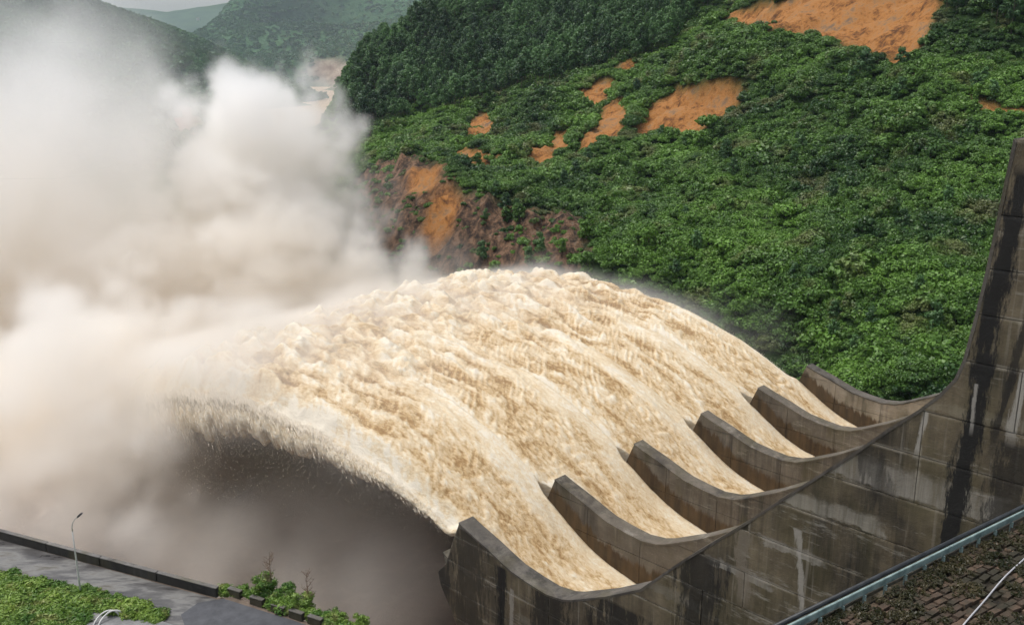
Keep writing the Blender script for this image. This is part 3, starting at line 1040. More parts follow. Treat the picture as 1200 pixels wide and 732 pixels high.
def level(w):
    # cubic (Catmull-Rom) through the points
    w = np.asarray(w, float)
    X, Z = _lv[:, 0], _lv[:, 1]
    i = np.clip(np.searchsorted(X, w) - 1, 0, len(X) - 2)
    g = np.gradient(Z, X)
    h = X[i + 1] - X[i]
    t = np.clip((w - X[i]) / h, 0, 1)
    return (2 * t**3 - 3 * t**2 + 1) * Z[i] + (t**3 - 2 * t**2 + t) * h * g[i] + (-2 * t**3 + 3 * t**2) * Z[i + 1] + (t**3 - t**2) * h * g[i + 1]


# ------------------------------------------------------------------ spillway walls
TOP = [(72.0, -49.8), (70.4, -50.35), (67.5, -51.2), (65.2, -52.0), (63.6, -52.5), (61.0, -52.85), (58.6, -53.05), (56.4, -52.7), (55.1, -52.2), (50.7, -49.9), (46.7, -47.4), (42.2, -42.6), (36.5, -37.0), (31.6, -31.9), (27.8, -28.0), (25.5, -25.5),
       (23.4, -23.4), (22.2, -22.0), (21.3, -20.6), (20.9, -19.2), (20.5, -15.9), (20.2, -12.8), (19.95, -9.3), (19.6, -4.5)]
END = [(14.0, -4.5), (14.0, -74.0), (60.0, -84.0), (66.0, -72.0), (72.7, -63.2), (75.4, -59.2), (75.9, -57.5), (74.4, -55.9), (73.2, -52.6)]
PROFILE = TOP + END


def clip(poly, a, b, c):
    """keep a*x+b*y<=c"""
    out_ = []
    n_ = len(poly)
    for i in range(n_):
        p, q = poly[i], poly[(i + 1) % n_]
        dp, dq = a * p[0] + b * p[1] - c, a * q[0] + b * q[1] - c
        if dp <= 0:
            out_.append(p)
        if (dp < 0 < dq) or (dq < 0 < dp):
            t = dp / (dp - dq)
            out_.append((p[0] + (q[0] - p[0]) * t, p[1] + (q[1] - p[1]) * t))
    return out_


def simple(poly, eps=1e-3):
    o_ = []
    for p in poly:
        if not o_ or abs(p[0] - o_[-1][0]) + abs(p[1] - o_[-1][1]) > eps:
            o_.append(p)
    if len(o_) > 2 and abs(o_[0][0] - o_[-1][0]) + abs(o_[0][1] - o_[-1][1]) < eps:
        o_.pop()
    again = True
    while again and len(o_) > 2:          # drop hair-thin spikes left by cutting a hollow outline
        again = False
        for i in range(len(o_)):
            a, b, c_ = o_[i - 1], o_[i], o_[(i + 1) % len(o_)]
            ux, uy, vx, vy = b[0] - a[0], b[1] - a[1], c_[0] - b[0], c_[1] - b[1]
            if abs(ux * vy - uy * vx) < 1e-6 and ux * vx + uy * vy <= 0:
                o_.pop(i)
                again = True
                break
    return o_


def inset(poly, d):
    """pull the outline in by d (simple averaged normals)"""
    a = sum(poly[i][0] * poly[(i + 1) % len(poly)][1] - poly[(i + 1) % len(poly)][0] * poly[i][1] for i in range(len(poly)))
    s = 1 if a > 0 else -1
    o_ = []
    n_ = len(poly)
    for i in range(n_):
        p0, p1, p2 = poly[i - 1], poly[i], poly[(i + 1) % n_]
        def nr(p, q):
            dx, dy = q[0] - p[0], q[1] - p[1]
            l_ = math.hypot(dx, dy) or 1
            return (-dy / l_ * s, dx / l_ * s)
        n1, n2 = nr(p0, p1), nr(p1, p2)
        k = 1 + n1[0] * n2[0] + n1[1] * n2[1]
        k = max(k, 0.5)
        o_.append((p1[0] + (n1[0] + n2[0]) / k * d, p1[1] + (n1[1] + n2[1]) / k * d))
    return o_


LIFTS = [-4.5, -9.3, -12.8, -15.9, -19.2, -23.4, -26.8, -30.4, -34.0, -37.5, -41.3, -44.7, -48.2, -51.7, -55.2, -58.7, -62.2, -65.7, -70.0]


def above_attr(me, mw_off=0):
    co = np.empty(len(me.vertices) * 3, np.float32)
    me.vertices.foreach_get('co', co)
    co = co.reshape(-1, 3)
    attr(me, 'above', co[:, 2] - level(-co[:, 0]))


def wall(k, label, mat, thick=2.0, panels=None, group='concrete walls dividing the spillway'):
    a0 = OFF + BAY * k
    e = link('spillway_wall', None, label=label, cat='wall', group=group, mw=SPILL)
    core = inset(PROFILE, 0.06)
    mb = MB()
    mb.prism([(-x, z) for x, z in core], a0 + 0.12, a0 + thick - 0.02)
    me = mb.mesh('core', mat)
    if k:
        above_attr(me)
    link('core', me, e)
    # top slab: a strip that follows the crest line
    mb = MB()
    n_ = len(TOP)
    ii = inset(PROFILE, 0.22)[:n_]
    ring = TOP + ii[::-1]
    for i in range(n_):
        (x1, z1), (x2, z2) = TOP[i], ii[i]
        mb.v += [(-x1, a0 - 0.03, z1), (-x1, a0 + thick, z1), (-x2, a0 + thick, z2), (-x2, a0 - 0.03, z2)]
        if i:
            b0, b1 = 4 * (i - 1), 4 * i
            for j in range(4):
                mb.f.append((b0 + j, b0 + (j + 1) % 4, b1 + (j + 1) % 4, b1 + j))
    mb.f += [(0, 1, 2, 3), tuple(4 * (n_ - 1) + j for j in (3, 2, 1, 0))]
    me = mb.mesh('coping', M_top if k == 0 or k == 5 else mat)
    if k:
        above_attr(me)
    link('coping', me, e)
    # lifts of concrete: one panel between each pair of pour joints
    body = inset(PROFILE, 0.10)
    for j in range(len(LIFTS) - 1):
        z1, z0 = LIFTS[j] - 0.035, LIFTS[j + 1] + 0.035
        band = clip(clip(body, 0, 1, z1), 0, -1, -z0)
        if len(band) < 3:
            continue
        cuts = panels(j)
        cuts = [10] + cuts + [80]
        for q in range(len(cuts) - 1):
            pc = clip(clip(band, -1, 0, -(cuts[q] + 0.03)), 1, 0, cuts[q + 1] - 0.03)
            pc = simple(pc)
            if len(pc) < 3:
                continue
            ar = abs(sum(pc[i][0] * pc[(i + 1) % len(pc)][1] - pc[(i + 1) % len(pc)][0] * pc[i][1] for i in range(len(pc)))) / 2
            if ar < 0.4:
                continue
            mb = MB()
            pr = random.uniform(-0.02, 0.025)
            if k == 0:
                ring = inset(pc, 0.2)
                n0 = len(pc)
                V_ = [(-x, a0 + 0.14, z) for x, z in pc] + [(-x, a0 + pr + 0.015, z) for x, z in pc] + [(-x, a0 + pr, z) for x, z in ring]
                F_ = [(i, (i + 1) % n0, (i + 1) % n0 + n0, i + n0) for i in range(n0)] + [(i + n0, (i + 1) % n0 + n0, (i + 1) % n0 + 2 * n0, i + 2 * n0) for i in range(n0)]
                F_ += [tuple(range(2 * n0, 3 * n0))]
                mb.add(V_, F_)
                me = mb.mesh('panel', mat)
                attr(me, 'joint', [1.0] * (2 * n0) + [0.0] * n0)
            else:
                mb.prism([(-x, z) for x, z in pc], a0 + pr, a0 + 0.14)
                me = mb.mesh('panel', mat)
            if k:
                # enough points for the wet line to follow the curved flow
                import bmesh
                bm = bmesh.new()
                bm.from_mesh(me)
                for w_ in np.arange(20, 78, 1.5):
                    bmesh.ops.bisect_plane(bm, geom=bm.verts[:] + bm.edges[:] + bm.faces[:], plane_co=(-w_, 0, 0), plane_no=(1, 0, 0))
                bm.to_mesh(me)
                bm.free()
                above_attr(me)
            link('panel', me, e)
    return e


def near_cuts(j):
    return [22.9, 65.2, 58.6, 50.0][:0] + sorted({0: [], 1: [], 5: [23.0], 6: [23.0, 44.0], 4: [17.2]}.get(j, [36.0 + (j % 2) * 4, 50.0, 58.2, 65.2] if j > 7 else []))


wall(0, 'near training wall with a tall tower and a broad black-streaked face', M_face, 2.2, near_cuts, None)
NAMES = ['second wall counted from the camera, its tip left of the middle channel', 'third wall counted from the camera, brown silt on its lower half', 'fourth wall counted from the camera, pale grey upper half',
         'fifth wall counted from the camera, short wall before the farthest', 'farthest wall with a pale peeling face against the green bushes']
for k in range(1, 6):
    wall(k, NAMES[k - 1], M_div6 if k == 5 else M_div, 2.0, lambda j: [58.6, 66.5] if j > 10 else [])

# chute and bucket floor under the water
fl = [(w, float(level(w)) - 3.2) for w in list(range(14, 76, 2)) + [75.2]]
mb = MB()
mb.prism([(-x, z) for x, z in fl + [(72, -64), (62, -80), (60, -96), (14, -96)]], OFF + 0.3, OFF + 5 * BAY + 1.6)
link('spillway_floor', mb.mesh('spillway_floor', M_chute), kind='structure', label='curved concrete floor of the flip bucket under the water', mw=SPILL)
# footing under the near wall
mb = MB()
mb.prism([(-70, -60.5), (-14, -60.5), (-14, -97), (-62, -97)], OFF - 0.4, OFF + 0.3)
print('walls', round(time.time() - T0, 1))

# ------------------------------------------------------------------ the five jets
m = NM('muddy_water')
foam = m.attr('foam')
geo = m.n('ShaderNodeNewGeometry').outputs['Position']
flowp = m.mapping(m.mapping(geo, rot=(0, 0, -math.atan2(WX[1], WX[0]))), (0.42, 1.0, 1.0))
fine = m.noise(flowp, 2.3, 6, 0.72, 0.6)
f2 = m.math('ADD', foam, m.math('MULTIPLY_ADD', fine, 1.9, -0.95), clamp=True)
c = m.ramp(f2, [(0.0, (0.33, 0.20, 0.085)), (0.22, (0.51, 0.355, 0.18)), (0.5, (0.655, 0.51, 0.325)), (0.78, (0.73, 0.615, 0.435)), (1.0, (0.77, 0.70, 0.575))])
m.bsdf(c, 0.6, m.bump(m.noise(flowp, 1.9, 7, 0.78, 0.3), 0.9, 0.26), spec=0.2)
M_water = m.m

JET_LEN = np.unique(np.concatenate([np.arange(28, 72, 0.35), np.arange(72, 160, 0.22), np.arange(160, 216, 0.4)]))


def jet(k):
    a0 = OFF + BAY * k + (2.2 if k == 0 else 2.0)
    a1 = OFF + BAY * (k + 1)
    W = JET_LEN
    nt_ = 66
    side, bot = 14, 10
    t = np.linspace(0, 1, nt_)
    # edges open out once past the wall tips
    op = sstep(73.4, 76.8, W)
    grow = np.maximum(W - 78, 0)
    e0 = a0 - (op * 1.0 if k else sstep(74.5, 92, W) * 1.6) - (0.02 * grow if k == 0 else 0)
    e1 = a1 + op * (1.0 if k < 4 else 0.4) + (0.015 * grow if k == 4 else 0)
    A = e0[:, None] + (e1 - e0)[:, None] * t[None]
    Wg = np.repeat(W[:, None], nt_, 1)
    stretch, sag = [(1.14, 1.5), (1.08, 0.9), (1.04, 0.5), (1.01, 0.2), (1.0, 0.0)][k]
    nxt = [(1.08, 0.9), (1.04, 0.5), (1.01, 0.2), (1.0, 0.0), (1.0, 0.0)][k]
    st_ = stretch + (nxt[0] - stretch) * t[None]
    Z = level(75 + (Wg - 75) * np.where(Wg > 75, st_, 1.0)) - (sag + (nxt[1] - sag) * t[None]) * sstep(80, 110, Wg)
    amp = 0.14 + 0.12 * sstep(50, 76, Wg) + 0.12 * sstep(80, 165, Wg)
    q = np.stack([np.cumsum(np.gradient(W) / (1.5 + 3.0 * sstep(70, 115, W)))[:, None] + 0 * A, A / (1.1 + 0.5 * sstep(76, 125, Wg))], -1)
    warp = fbm(np.stack([Wg / 9, A / 5], -1), 2, 11) * 1.4
    q[..., 1] += warp * 0.3
    q[..., 0] += 0.5 * q[..., 1] * 0.3
    h1 = fbm(q, 5, 201, 0.56, ab=True)
    q2_ = np.stack([Wg / 12.0, A / 3.6 + warp * 0.4], -1)
    h2 = fbm(q2_, 3, 231)
    q3 = np.stack([Wg / 8.5, A / 4.2], -1)
    h3 = fbm(q3 + warp[..., None] * 0.4, 3, 251, 0.42, ab=True)
    veil = fbm(np.stack([Wg / 20.0, A / 2.4 + warp * 0.5], -1), 4, 271, 0.55)
    pock = fbm(np.stack([Wg / 5.5, A / 2.8 + warp * 0.5], -1), 3, 281, 0.5)
    bayt = np.broadcast_to(t[None], Wg.shape)
    # the flow along each dividing wall's near face stays smooth and pale
    seamw = 0.11 + 0.05 * sstep(50, 100, Wg)
    smooth_ = sstep(1 - seamw * 1.9, 1 - seamw * 0.9, bayt + h2 * 0.10 + h1 * 0.05) * (1 - 0.85 * sstep(80, 125, Wg))
    edge2 = sstep(0.10, 0.02, bayt) * 0.5 * (1 - sstep(90, 130, Wg))
    disp = amp * (h1 * 1.0 * (1 - 0.8 * smooth_)) + h2 * (0.12 + 0.25 * sstep(50, 76, Wg) + 0.35 * sstep(80, 120, Wg)) + h3 * 2.3 * sstep(84, 140, Wg) + veil * 0.8 * sstep(80, 110, Wg)
    # a crease trails behind every wall end
    if k:
        disp -= 0.55 * np.exp(-(bayt / 0.03) ** 2) * op[:, None] * (1 - sstep(84, 112, Wg))
    foam_ = 0.475 + 0.30 * smooth_ + edge2 * 0.6 + h1 * 0.55 * (1 - smooth_) + 0.40 * h3 * sstep(85, 130, Wg) + (0.45 * h2 + 0.80 * veil + 0.75 * pock) * (0.55 + 0.45 * sstep(74, 98, Wg)) * (1 - 0.6 * smooth_)
    foam_ = foam_ + 0.14 * sstep(90, 150, Wg) + 0.18 * sstep(150, 200, Wg)
    Z = Z + disp
    if k == 0:
        Z = Z - 1.8 * sstep(0.22, 0.0, bayt) ** 2 * op[:, None] * (1 + grow[:, None] / 45)
        foam_ = foam_ + 0.35 * sstep(0.2, 0.02, bayt) * op[:, None]
    if k == 4:
        Z = Z - 1.6 * sstep(0.85, 1.0, bayt) ** 2 * op[:, None] * (1 + grow[:, None] / 50)
        foam_ = foam_ + 0.3 * sstep(0.85, 0.98, bayt) * op[:, None]
    top = wa(Wg, A, Z)
    thick = 2.6 + 0.04 * grow
    if k == 0:
        thick = 0.9 + 2.0 * sstep(76, 110, W) + 0.03 * grow - 1.4 * sstep(130, 160, W)
    # near side: the curtain that falls away from the lip
    s = np.linspace(0, 1, side + 2)[1:-1]
    drop = thick + (0.05 * grow if k == 0 else 0)
    Ws = np.repeat(W[:, None], side, 1)
    rag = fbm(np.stack([Ws / 2.6, s[None] * 1.6 + W[:, None] * 0.0], -1), 5, 301 + k, 0.7)
    Zs = Z[:, :1] - drop[:, None] * s[None] * (1 + 0.3 * rag)
    As = A[:, :1] - (np.sin(s[None] * math.pi) * 0.35 + 0.16 * rag) * op[:, None] * (1 + grow[:, None] / 30) * (1.6 if k == 0 else 0.4)
    near = wa(Ws - s[None] * 0.02 * grow[:, None], As, Zs)
    Zf = Z[:, -1:] - thick[:, None] * s[None]
    Af = A[:, -1:] + np.sin(s[None] * math.pi) * 0.3 * op[:, None]
    far = wa(Ws, Af, Zf)
    b = np.linspace(0, 1, bot + 2)[1:-1]
    Wb = np.repeat(W[:, None], bot, 1)
    zb0, zb1 = Zs[:, -1:], Zf[:, -1:]
    Zb = zb0 + (zb1 - zb0) * b[None] + fbm(np.stack([Wb / 4, Wb * 0 + b[None] * 4], -1), 3, 401) * 0.7 * op[:, None]
    Ab = A[:, :1] + (A[:, -1:] - A[:, :1]) * b[None]
    under = wa(Wb, Ab, Zb)
    ring = np.concatenate([top, far, under[:, ::-1], near[:, ::-1]], 1)
    fo_ = np.concatenate([foam_, np.full(far[..., 0].shape, 0.85), np.full(under[..., 0].shape, 0.7), 0.8 + 0.3 * rag[:, ::-1]], 1)
    a_, b_ = ring.shape[:2]
    ii = np.arange(a_ * b_).reshape(a_, b_)
    jj = np.roll(ii, -1, 1)
    qd = np.stack([ii[:-1], ii[1:], jj[1:], jj[:-1]], -1).reshape(-1, 4)
    me = mesh_np('water_jet', ring.reshape(-1, 3), qd, M_water, True)
    attr(me, 'foam', fo_)
    return me, (Z, A, Wg)


JN = ['nearest jet of muddy water, its left edge fraying into spray', 'second jet of muddy water from the camera', 'middle jet of muddy water leaving the bucket', 'fourth jet of muddy water from the camera', 'farthest jet of muddy water beside the green slope']
jets = []
for k in range(5):
    me, g_ = jet(k)
    link('water_jet', me, kind='structure', label=JN[k], group='jets of muddy water leaving the spillway')
    jets.append(g_)
print('jets', round(time.time() - T0, 1))

# spray droplets thrown off the edges of the jets
def droplets():
    r = np.random.default_rng(5)
    P, sz = [], []
    Z, A, W = jets[0]
    n_ = 34000
    w = 76 + (r.random(n_) ** 0.8) * 105
    i = np.searchsorted(JET_LEN, w).clip(0, len(JET_LEN) - 1)
    gr = (w - 74)
    fall = r.exponential(1.0, n_) * (0.5 + 0.045 * gr)
    P.append(wa(w - fall * 0.25, A[i, 0] - np.abs(r.normal(0, 0.25, n_)) * (1 + gr * 0.025), Z[i, 0] - fall + r.normal(0, 0.2, n_)))
    sz.append(r.uniform(0.02, 0.055, n_) * (1 + gr * 0.008))
    Z, A, W = jets[4]
    n_ = 7000
    w = 76 + r.random(n_) * 90
    i = np.searchsorted(JET_LEN, w).clip(0, len(JET_LEN) - 1)
    P.append(wa(w, A[i, -1] + np.abs(r.normal(0, 0.35, n_)) * (1 + (w - 74) * 0.02), Z[i, -1] + r.normal(0.1, 0.4, n_)))
    sz.append(r.uniform(0.02, 0.06, n_))
    for k in range(5):
        Z, A, W = jets[k]
        n_ = 9000
        w = 85 + r.random(n_) ** 0.7 * 95
        i = np.searchsorted(JET_LEN, w).clip(0, len(JET_LEN) - 1)
        j = r.integers(0, A.shape[1], n_)
        P.append(wa(w, A[i, j], Z[i, j] + r.exponential(0.22, n_) * (0.6 + (w - 80) * 0.01)))
        sz.append(r.uniform(0.02, 0.06, n_))
    P = np.vstack(P)
    sz = np.hstack(sz)[:, None]
    Z, A, W = jets[0]
    n_ = 30000
    ws = 77 + (r.random(n_) ** 0.75) * 90
    i = np.searchsorted(JET_LEN, ws).clip(0, len(JET_LEN) - 1)
    gs = ws - 74
    clump = 0.5 + 0.9 * np.abs(fbm(np.stack([ws / 1.3, ws * 0], -1), 4, 611))
    fall = r.random(n_) * (0.8 + 0.085 * gs) * clump * 1.4
    Ps = wa(ws - fall * 0.35, A[i, 0] - np.abs(r.normal(0.1, 0.35, n_)) * (0.6 + gs * 0.02), Z[i, 0] - 0.3 - fall)
    ls = r.uniform(0.25, 0.9, n_) * (0.5 + gs * 0.02)
    th = r.uniform(0.012, 0.035, n_) * (1 + gs * 0.01)
    P = np.vstack([P, Ps])
    tet = np.array([(1, 1, 1), (-1, -1, 1), (-1, 1, -1), (1, -1, -1)], float) * 0.75
    rs = np.array([0.8, 0.8, 1.0])
    n1 = len(sz)
    dim = np.concatenate([np.repeat(sz, 3, 1), np.stack([th, th, ls], -1)])
    V = P[:, None] + tet[None] * dim[:, None] * rs
    V[n1:, :, 0] -= (V[n1:, :, 2] - P[n1:, None, 2]) * WX[0] * -0.45
    V[n1:, :, 1] -= (V[n1:, :, 2] - P[n1:, None, 2]) * WX[1] * -0.45
    b = np.arange(len(P))[:, None, None] * 4
    Fq = (np.array([(0, 1, 2), (0, 3, 1), (0, 2, 3), (1, 3, 2)])[None] + b).reshape(-1, 3)
    mm_ = NM('spray_water')
    mm_.bsdf((0.80, 0.72, 0.60), 0.5)
    me = mesh_np('spray_droplets', V.reshape(-1, 3), Fq, mm_.m)
    link('spray_droplets', me, kind='stuff', label='flying drops along the edges of the falling water')


droplets()

# ------------------------------------------------------------------ river
m = NM('river_water')
geo = m.n('ShaderNodeNewGeometry').outputs['Position']
c = m.ramp(m.math('ADD', m.attr('foam'), m.math('MULTIPLY_ADD', m.noise(geo, 0.5, 7, 0.75), 1.2, -0.6), clamp=True), [(0.0, (0.17, 0.115, 0.085)), (0.4, (0.30, 0.215, 0.165)), (0.75, (0.48, 0.40, 0.33)), (1.0, (0.66, 0.60, 0.53))])
m.bsdf(c, 0.5, m.bump(m.noise(geo, 0.8, 6, 0.75), 0.9, 0.5), spec=0.3)
M_river = m.m
rx_, ry_ = np.meshgrid(np.arange(-420, 60, 1.6), np.arange(60, 420, 1.6))
Pr = np.stack([rx_, ry_], -1)
imp = wa(205, 104, RIVER)
dist = np.sqrt((rx_ - imp[0]) ** 2 + (ry_ - imp[1]) ** 2)
amp = 0.5 + 2.6 * np.exp(-(dist / 90) ** 2)
hz = (fbm(Pr / 9.0, 4, 501, ab=True) * 1.0 + fbm(Pr / 30.0, 3, 511) * 1.0) * amp
ny3, nx3 = rx_.shape
id3 = np.arange(nx3 * ny3).reshape(ny3, nx3)
q3_ = np.stack([id3[:-1, :-1], id3[:-1, 1:], id3[1:, 1:], id3[1:, :-1]], -1).reshape(-1, 4)
me = mesh_np('river', np.stack([rx_, ry_, RIVER + hz], -1).reshape(-1, 3), q3_, M_river, True)
attr(me, 'foam', 0.32 + 0.35 * fbm(Pr / 7.0, 4, 521, ab=True) + 0.35 * np.exp(-(dist / 70) ** 2))
link('river', me, kind='structure', label='churning brown river below the falling water')
mb = MB()
mb.add([(-9000, 300, RIVER - 1.2), (3000, 300, RIVER - 1.2), (3000, 9000, RIVER - 1.2), (-9000, 9000, RIVER - 1.2)], [(0, 1, 2, 3)])
m = NM('calm_muddy_water')
m.bsdf(m.ramp(m.noise(m.obj(), 0.02, 4), [(0.3, (0.42, 0.27, 0.14)), (0.7, (0.55, 0.38, 0.21))]), 0.35, m.bump(m.noise(m.obj(), 0.4, 4), 0.2, 0.3), spec=0.4)
link('river', mb.mesh('river_reach', m.m), kind='structure', label='calmer brown river reach beyond the bend')
print('river', round(time.time() - T0, 1))

# ------------------------------------------------------------------ left bank: road, parapet, verge
ZR = -48.0
edge_px = [(-260, 558), (-120, 594), (0, 628), (128, 663), (255, 700), (276, 699), (302, 708), (327, 717), (348, 724), (372, 732), (420, 752), (500, 800)]
edge = [atZ(a, b, ZR) for a, b in edge_px]
m = NM('bank_rock')
geo = m.n('ShaderNodeNewGeometry').outputs['Position']
m.bsdf(m.ramp(m.noise(geo, 0.5, 6, 0.7), [(0.3, (0.07, 0.055, 0.045)), (0.7, (0.22, 0.17, 0.13))]), 0.9, m.bump(m.noise(geo, 0.8, 5), 0.8, 0.5))
M_bank = m.m
mb = MB()
n_ = len(edge)
inner = [(-160, 40, 0)] + [(20, 40, 0)]
poly = [(p[0], p[1]) for p in edge] + [(12, 52), (12, 30), (-150, 30)]
V = [(x_, y_, ZR - 0.02) for x_, y_ in poly] + [(x_ , y_ + (0.5 if i < n_ else 0), -98) for i, (x_, y_) in enumerate(poly)]
k_ = len(poly)
mb.add(V, [tuple(range(k_))] + [(i, (i + 1) % k_, (i + 1) % k_ + k_, i + k_) for i in range(k_)])
link('river_bank', mb.mesh('river_bank', M_bank), kind='structure', label='bank under the road')
# road sheet
m = NM('wet_road')
P = m.obj()
w1 = m.noise(m.mapping(P, (0.16, 0.6, 1), rot=(0, 0, R(30))), 1.0, 6, 0.7)
c = m.ramp(w1, [(0.32, (0.035, 0.033, 0.034)), (0.47, (0.085, 0.082, 0.08)), (0.56, (0.17, 0.168, 0.16)), (0.68, (0.085, 0.075, 0.06))])
m.bsdf(c, m.ramp(w1, [(0.35, 0.25), (0.65, 0.75)]), m.bump(m.noise(P, 4.0, 5), 0.25, 0.03), spec=0.4)
M_road = m.m
m = NM('dark_asphalt')
P = m.obj()
m.bsdf(m.ramp(m.noise(P, 0.9, 6, 0.7), [(0.3, (0.04, 0.042, 0.048)), (0.7, (0.085, 0.088, 0.098))]), 0.65, m.bump(m.noise(P, 8.0, 4), 0.4, 0.03), spec=0.35)
M_asph = m.m


def sheet(name, pxs, dz, mat, label, thick=0.06, extra=None, kind='structure'):
    pts = [atZ(a, b, ZR) for a, b in pxs] if extra is None else extra
    mb = MB()
    k_ = len(pts)
    V = [(p[0], p[1], ZR + dz) for p in pts] + [(p[0], p[1], ZR + dz - thick) for p in pts]
    mb.add(V, [tuple(range(k_))] + [(i, (i + 1) % k_, (i + 1) % k_ + k_, i + k_) for i in range(k_)])
    return link(name, mb.mesh(name, mat), kind=kind, label=label)


sheet('road', [(-250, 566), (-120, 600), (0, 632), (128, 667), (262, 704), (215, 718), (225, 760), (60, 800), (-300, 760)], 0.01, M_road, 'wet grey concrete road along the parapet')
sheet('road', [(262, 701), (300, 713), (345, 727), (370, 736), (420, 756), (480, 800), (225, 820), (226, 760), (212, 720), (232, 706)], 0.03, M_asph, 'darker asphalt patch of the road near the guard blocks')
m = NM('verge_soil')
m.bsdf(m.ramp(m.noise(m.obj(), 1.5, 5), [(0.3, (0.04, 0.05, 0.02)), (0.7, (0.11, 0.10, 0.05))]), 0.95)
M_verge = m.m
sheet('verge', [(-300, 640), (-60, 664), (0, 676), (60, 686), (112, 698), (150, 708), (188, 722), (186, 733), (110, 712), (60, 760), (-300, 800)], 0.10, M_verge, 'soil under the grassy verge', 0.12)
m = NM('path_concrete')
P = m.obj()
m.bsdf(m.ramp(m.noise(P, 1.2, 6, 0.7), [(0.3, (0.13, 0.13, 0.13)), (0.7, (0.24, 0.24, 0.24))]), 0.85, m.bump(m.noise(P, 6, 4), 0.3, 0.03))
sheet('pavement', [(104, 708), (150, 718), (192, 730), (240, 746), (240, 800), (80, 800), (88, 740)], 0.20, m.m, 'grey concrete path below the grassy verge', 0.2)

# parapet: one long low wall, then separate guard blocks
M_par = concrete('parapet_concrete', 8, 1.0, base=((0.022, 0.020, 0.018), (0.05, 0.047, 0.042)), pale=0.12)
M_cap = concrete('parapet_cap_concrete', 9, 0.3, base=((0.12, 0.115, 0.11), (0.2, 0.19, 0.18)), pale=0.2)


def run(name, p, q, h, t, mat, parent, z=ZR, bev=0.03):
    p, q = Vector(p), Vector(q)
    d = q - p
    mb = MB()
    mb.box(((p + q) / 2) + Vector((0, 0, h / 2)), (d.length, t, h), Matrix.Rotation(math.atan2(d.y, d.x), 3, 'Z'))
    return link(name, mb.mesh(name, mat, bevel=bev), parent)


p0, p1 = Vector(atZ(-255, 562, ZR)), Vector(atZ(256, 699, ZR))
e = link('parapet', None, label='long low dark parapet wall along the outer edge of the road', cat='wall', loc=tuple(p0))
nseg = 9
for i in range(nseg):
    a_ = p0.lerp(p1, i / nseg + 0.0006) - p0
    b_ = p0.lerp(p1, (i + 1) / nseg - 0.0006) - p0
    run('wall_section', a_, b_, 0.92, 0.38, M_par, e)
    run('coping', a_ + Vector((0, 0, 0.922)), b_ + Vector((0, 0, 0.922)), 0.08, 0.46, M_cap, e, bev=0.02)
for i, (px, py) in enumerate([(276, 698), (302, 708), (327, 717), (348, 724), (370, 731)]):
    c0 = Vector(atZ(px, py, ZR))
    pr = Vector(atZ(px - 8, py - 2.7, ZR)) - c0
    ang = math.atan2(pr.y, pr.x)
    e = link('guard_block', None, label=['mossy concrete guard block next to the end of the parapet', 'guard block in front of the taller green bush', 'middle guard block between the two bushes', 'fourth guard block, in front of the lower bush', 'last guard block at the bottom edge of the picture'][i], cat='block', group='guard blocks along the road edge', loc=tuple(c0), rz=ang)
    mb = MB()
    mb.box((0, 0, 0.34), (1.55, 0.5, 0.7), taper=0.95)
    link('body', mb.mesh('body', M_par, bevel=0.04), e)
    mb = MB()
    mb.box((0, 0, 0.72), (1.52, 0.5, 0.07))
    link('cap', mb.mesh('cap', M_cap, bevel=0.02), e)

# street lamp
base = Vector(atZ(95, 697, ZR))
m = NM('galvanised_pole')
m.bsdf(m.ramp(m.noise(m.obj(), 2.0, 4), [(0.3, (0.45, 0.45, 0.44)), (0.7, (0.66, 0.66, 0.63))]), 0.5, spec=0.5)
M_pole = m.m
m = NM('lamp_housing')
m.bsdf(m.ramp(m.noise(m.obj(), 5.0, 3), [(0.3, (0.03, 0.03, 0.035)), (0.7, (0.07, 0.07, 0.075))]), 0.45)
M_lampd = m.m
e = link('street_lamp', None, label='white street lamp with a curved arm at the edge of the grass verge', cat='street lamp', loc=tuple(base))
tilt = Vector((-0.005, 0, 1))
mb = MB()
mb.tube([(0, 0, 0), tuple(tilt * 2), tuple(tilt * 4.5), tuple(tilt * 6.6)], [0.10, 0.09, 0.07, 0.055], 12)
link('pole', mb.mesh('pole', M_pole, True), e)
mb = MB()
mb.tube([(0, 0, 0.0), (0, 0, 0.35)], [0.17, 0.13], 12)
link('base', mb.mesh('base', M_pole, True), e)
top_ = tilt * 6.6
mb = MB()
arc = [top_ + Vector(q) for q in ((0, 0, 0), (0.02, 0.0, 0.45), (0.14, 0, 0.85), (0.36, 0, 1.18), (0.62, 0, 1.42))]
mb.tube([tuple(q) for q in arc], [0.055, 0.05, 0.045, 0.04, 0.035], 10)
link('arm', mb.mesh('arm', M_pole, True), e)
mb = MB()
mb.box(arc[-1] + Vector((0.24, 0, 0.2)), (0.72, 0.26, 0.15), Matrix.Rotation(-R(42), 3, 'Y'), 0.7)
hd = link('lamp_head', mb.mesh('lamp_head', M_lampd, bevel=0.03), e)
mb = MB()
mb.box(arc[-1] + Vector((0.29, 0, 0.12)), (0.46, 0.2, 0.04), Matrix.Rotation(-R(42), 3, 'Y'))
m = NM('lamp_lens')
m.bsdf((0.5, 0.5, 0.48), 0.2)
link('lens', mb.mesh('lens', m.m), hd)

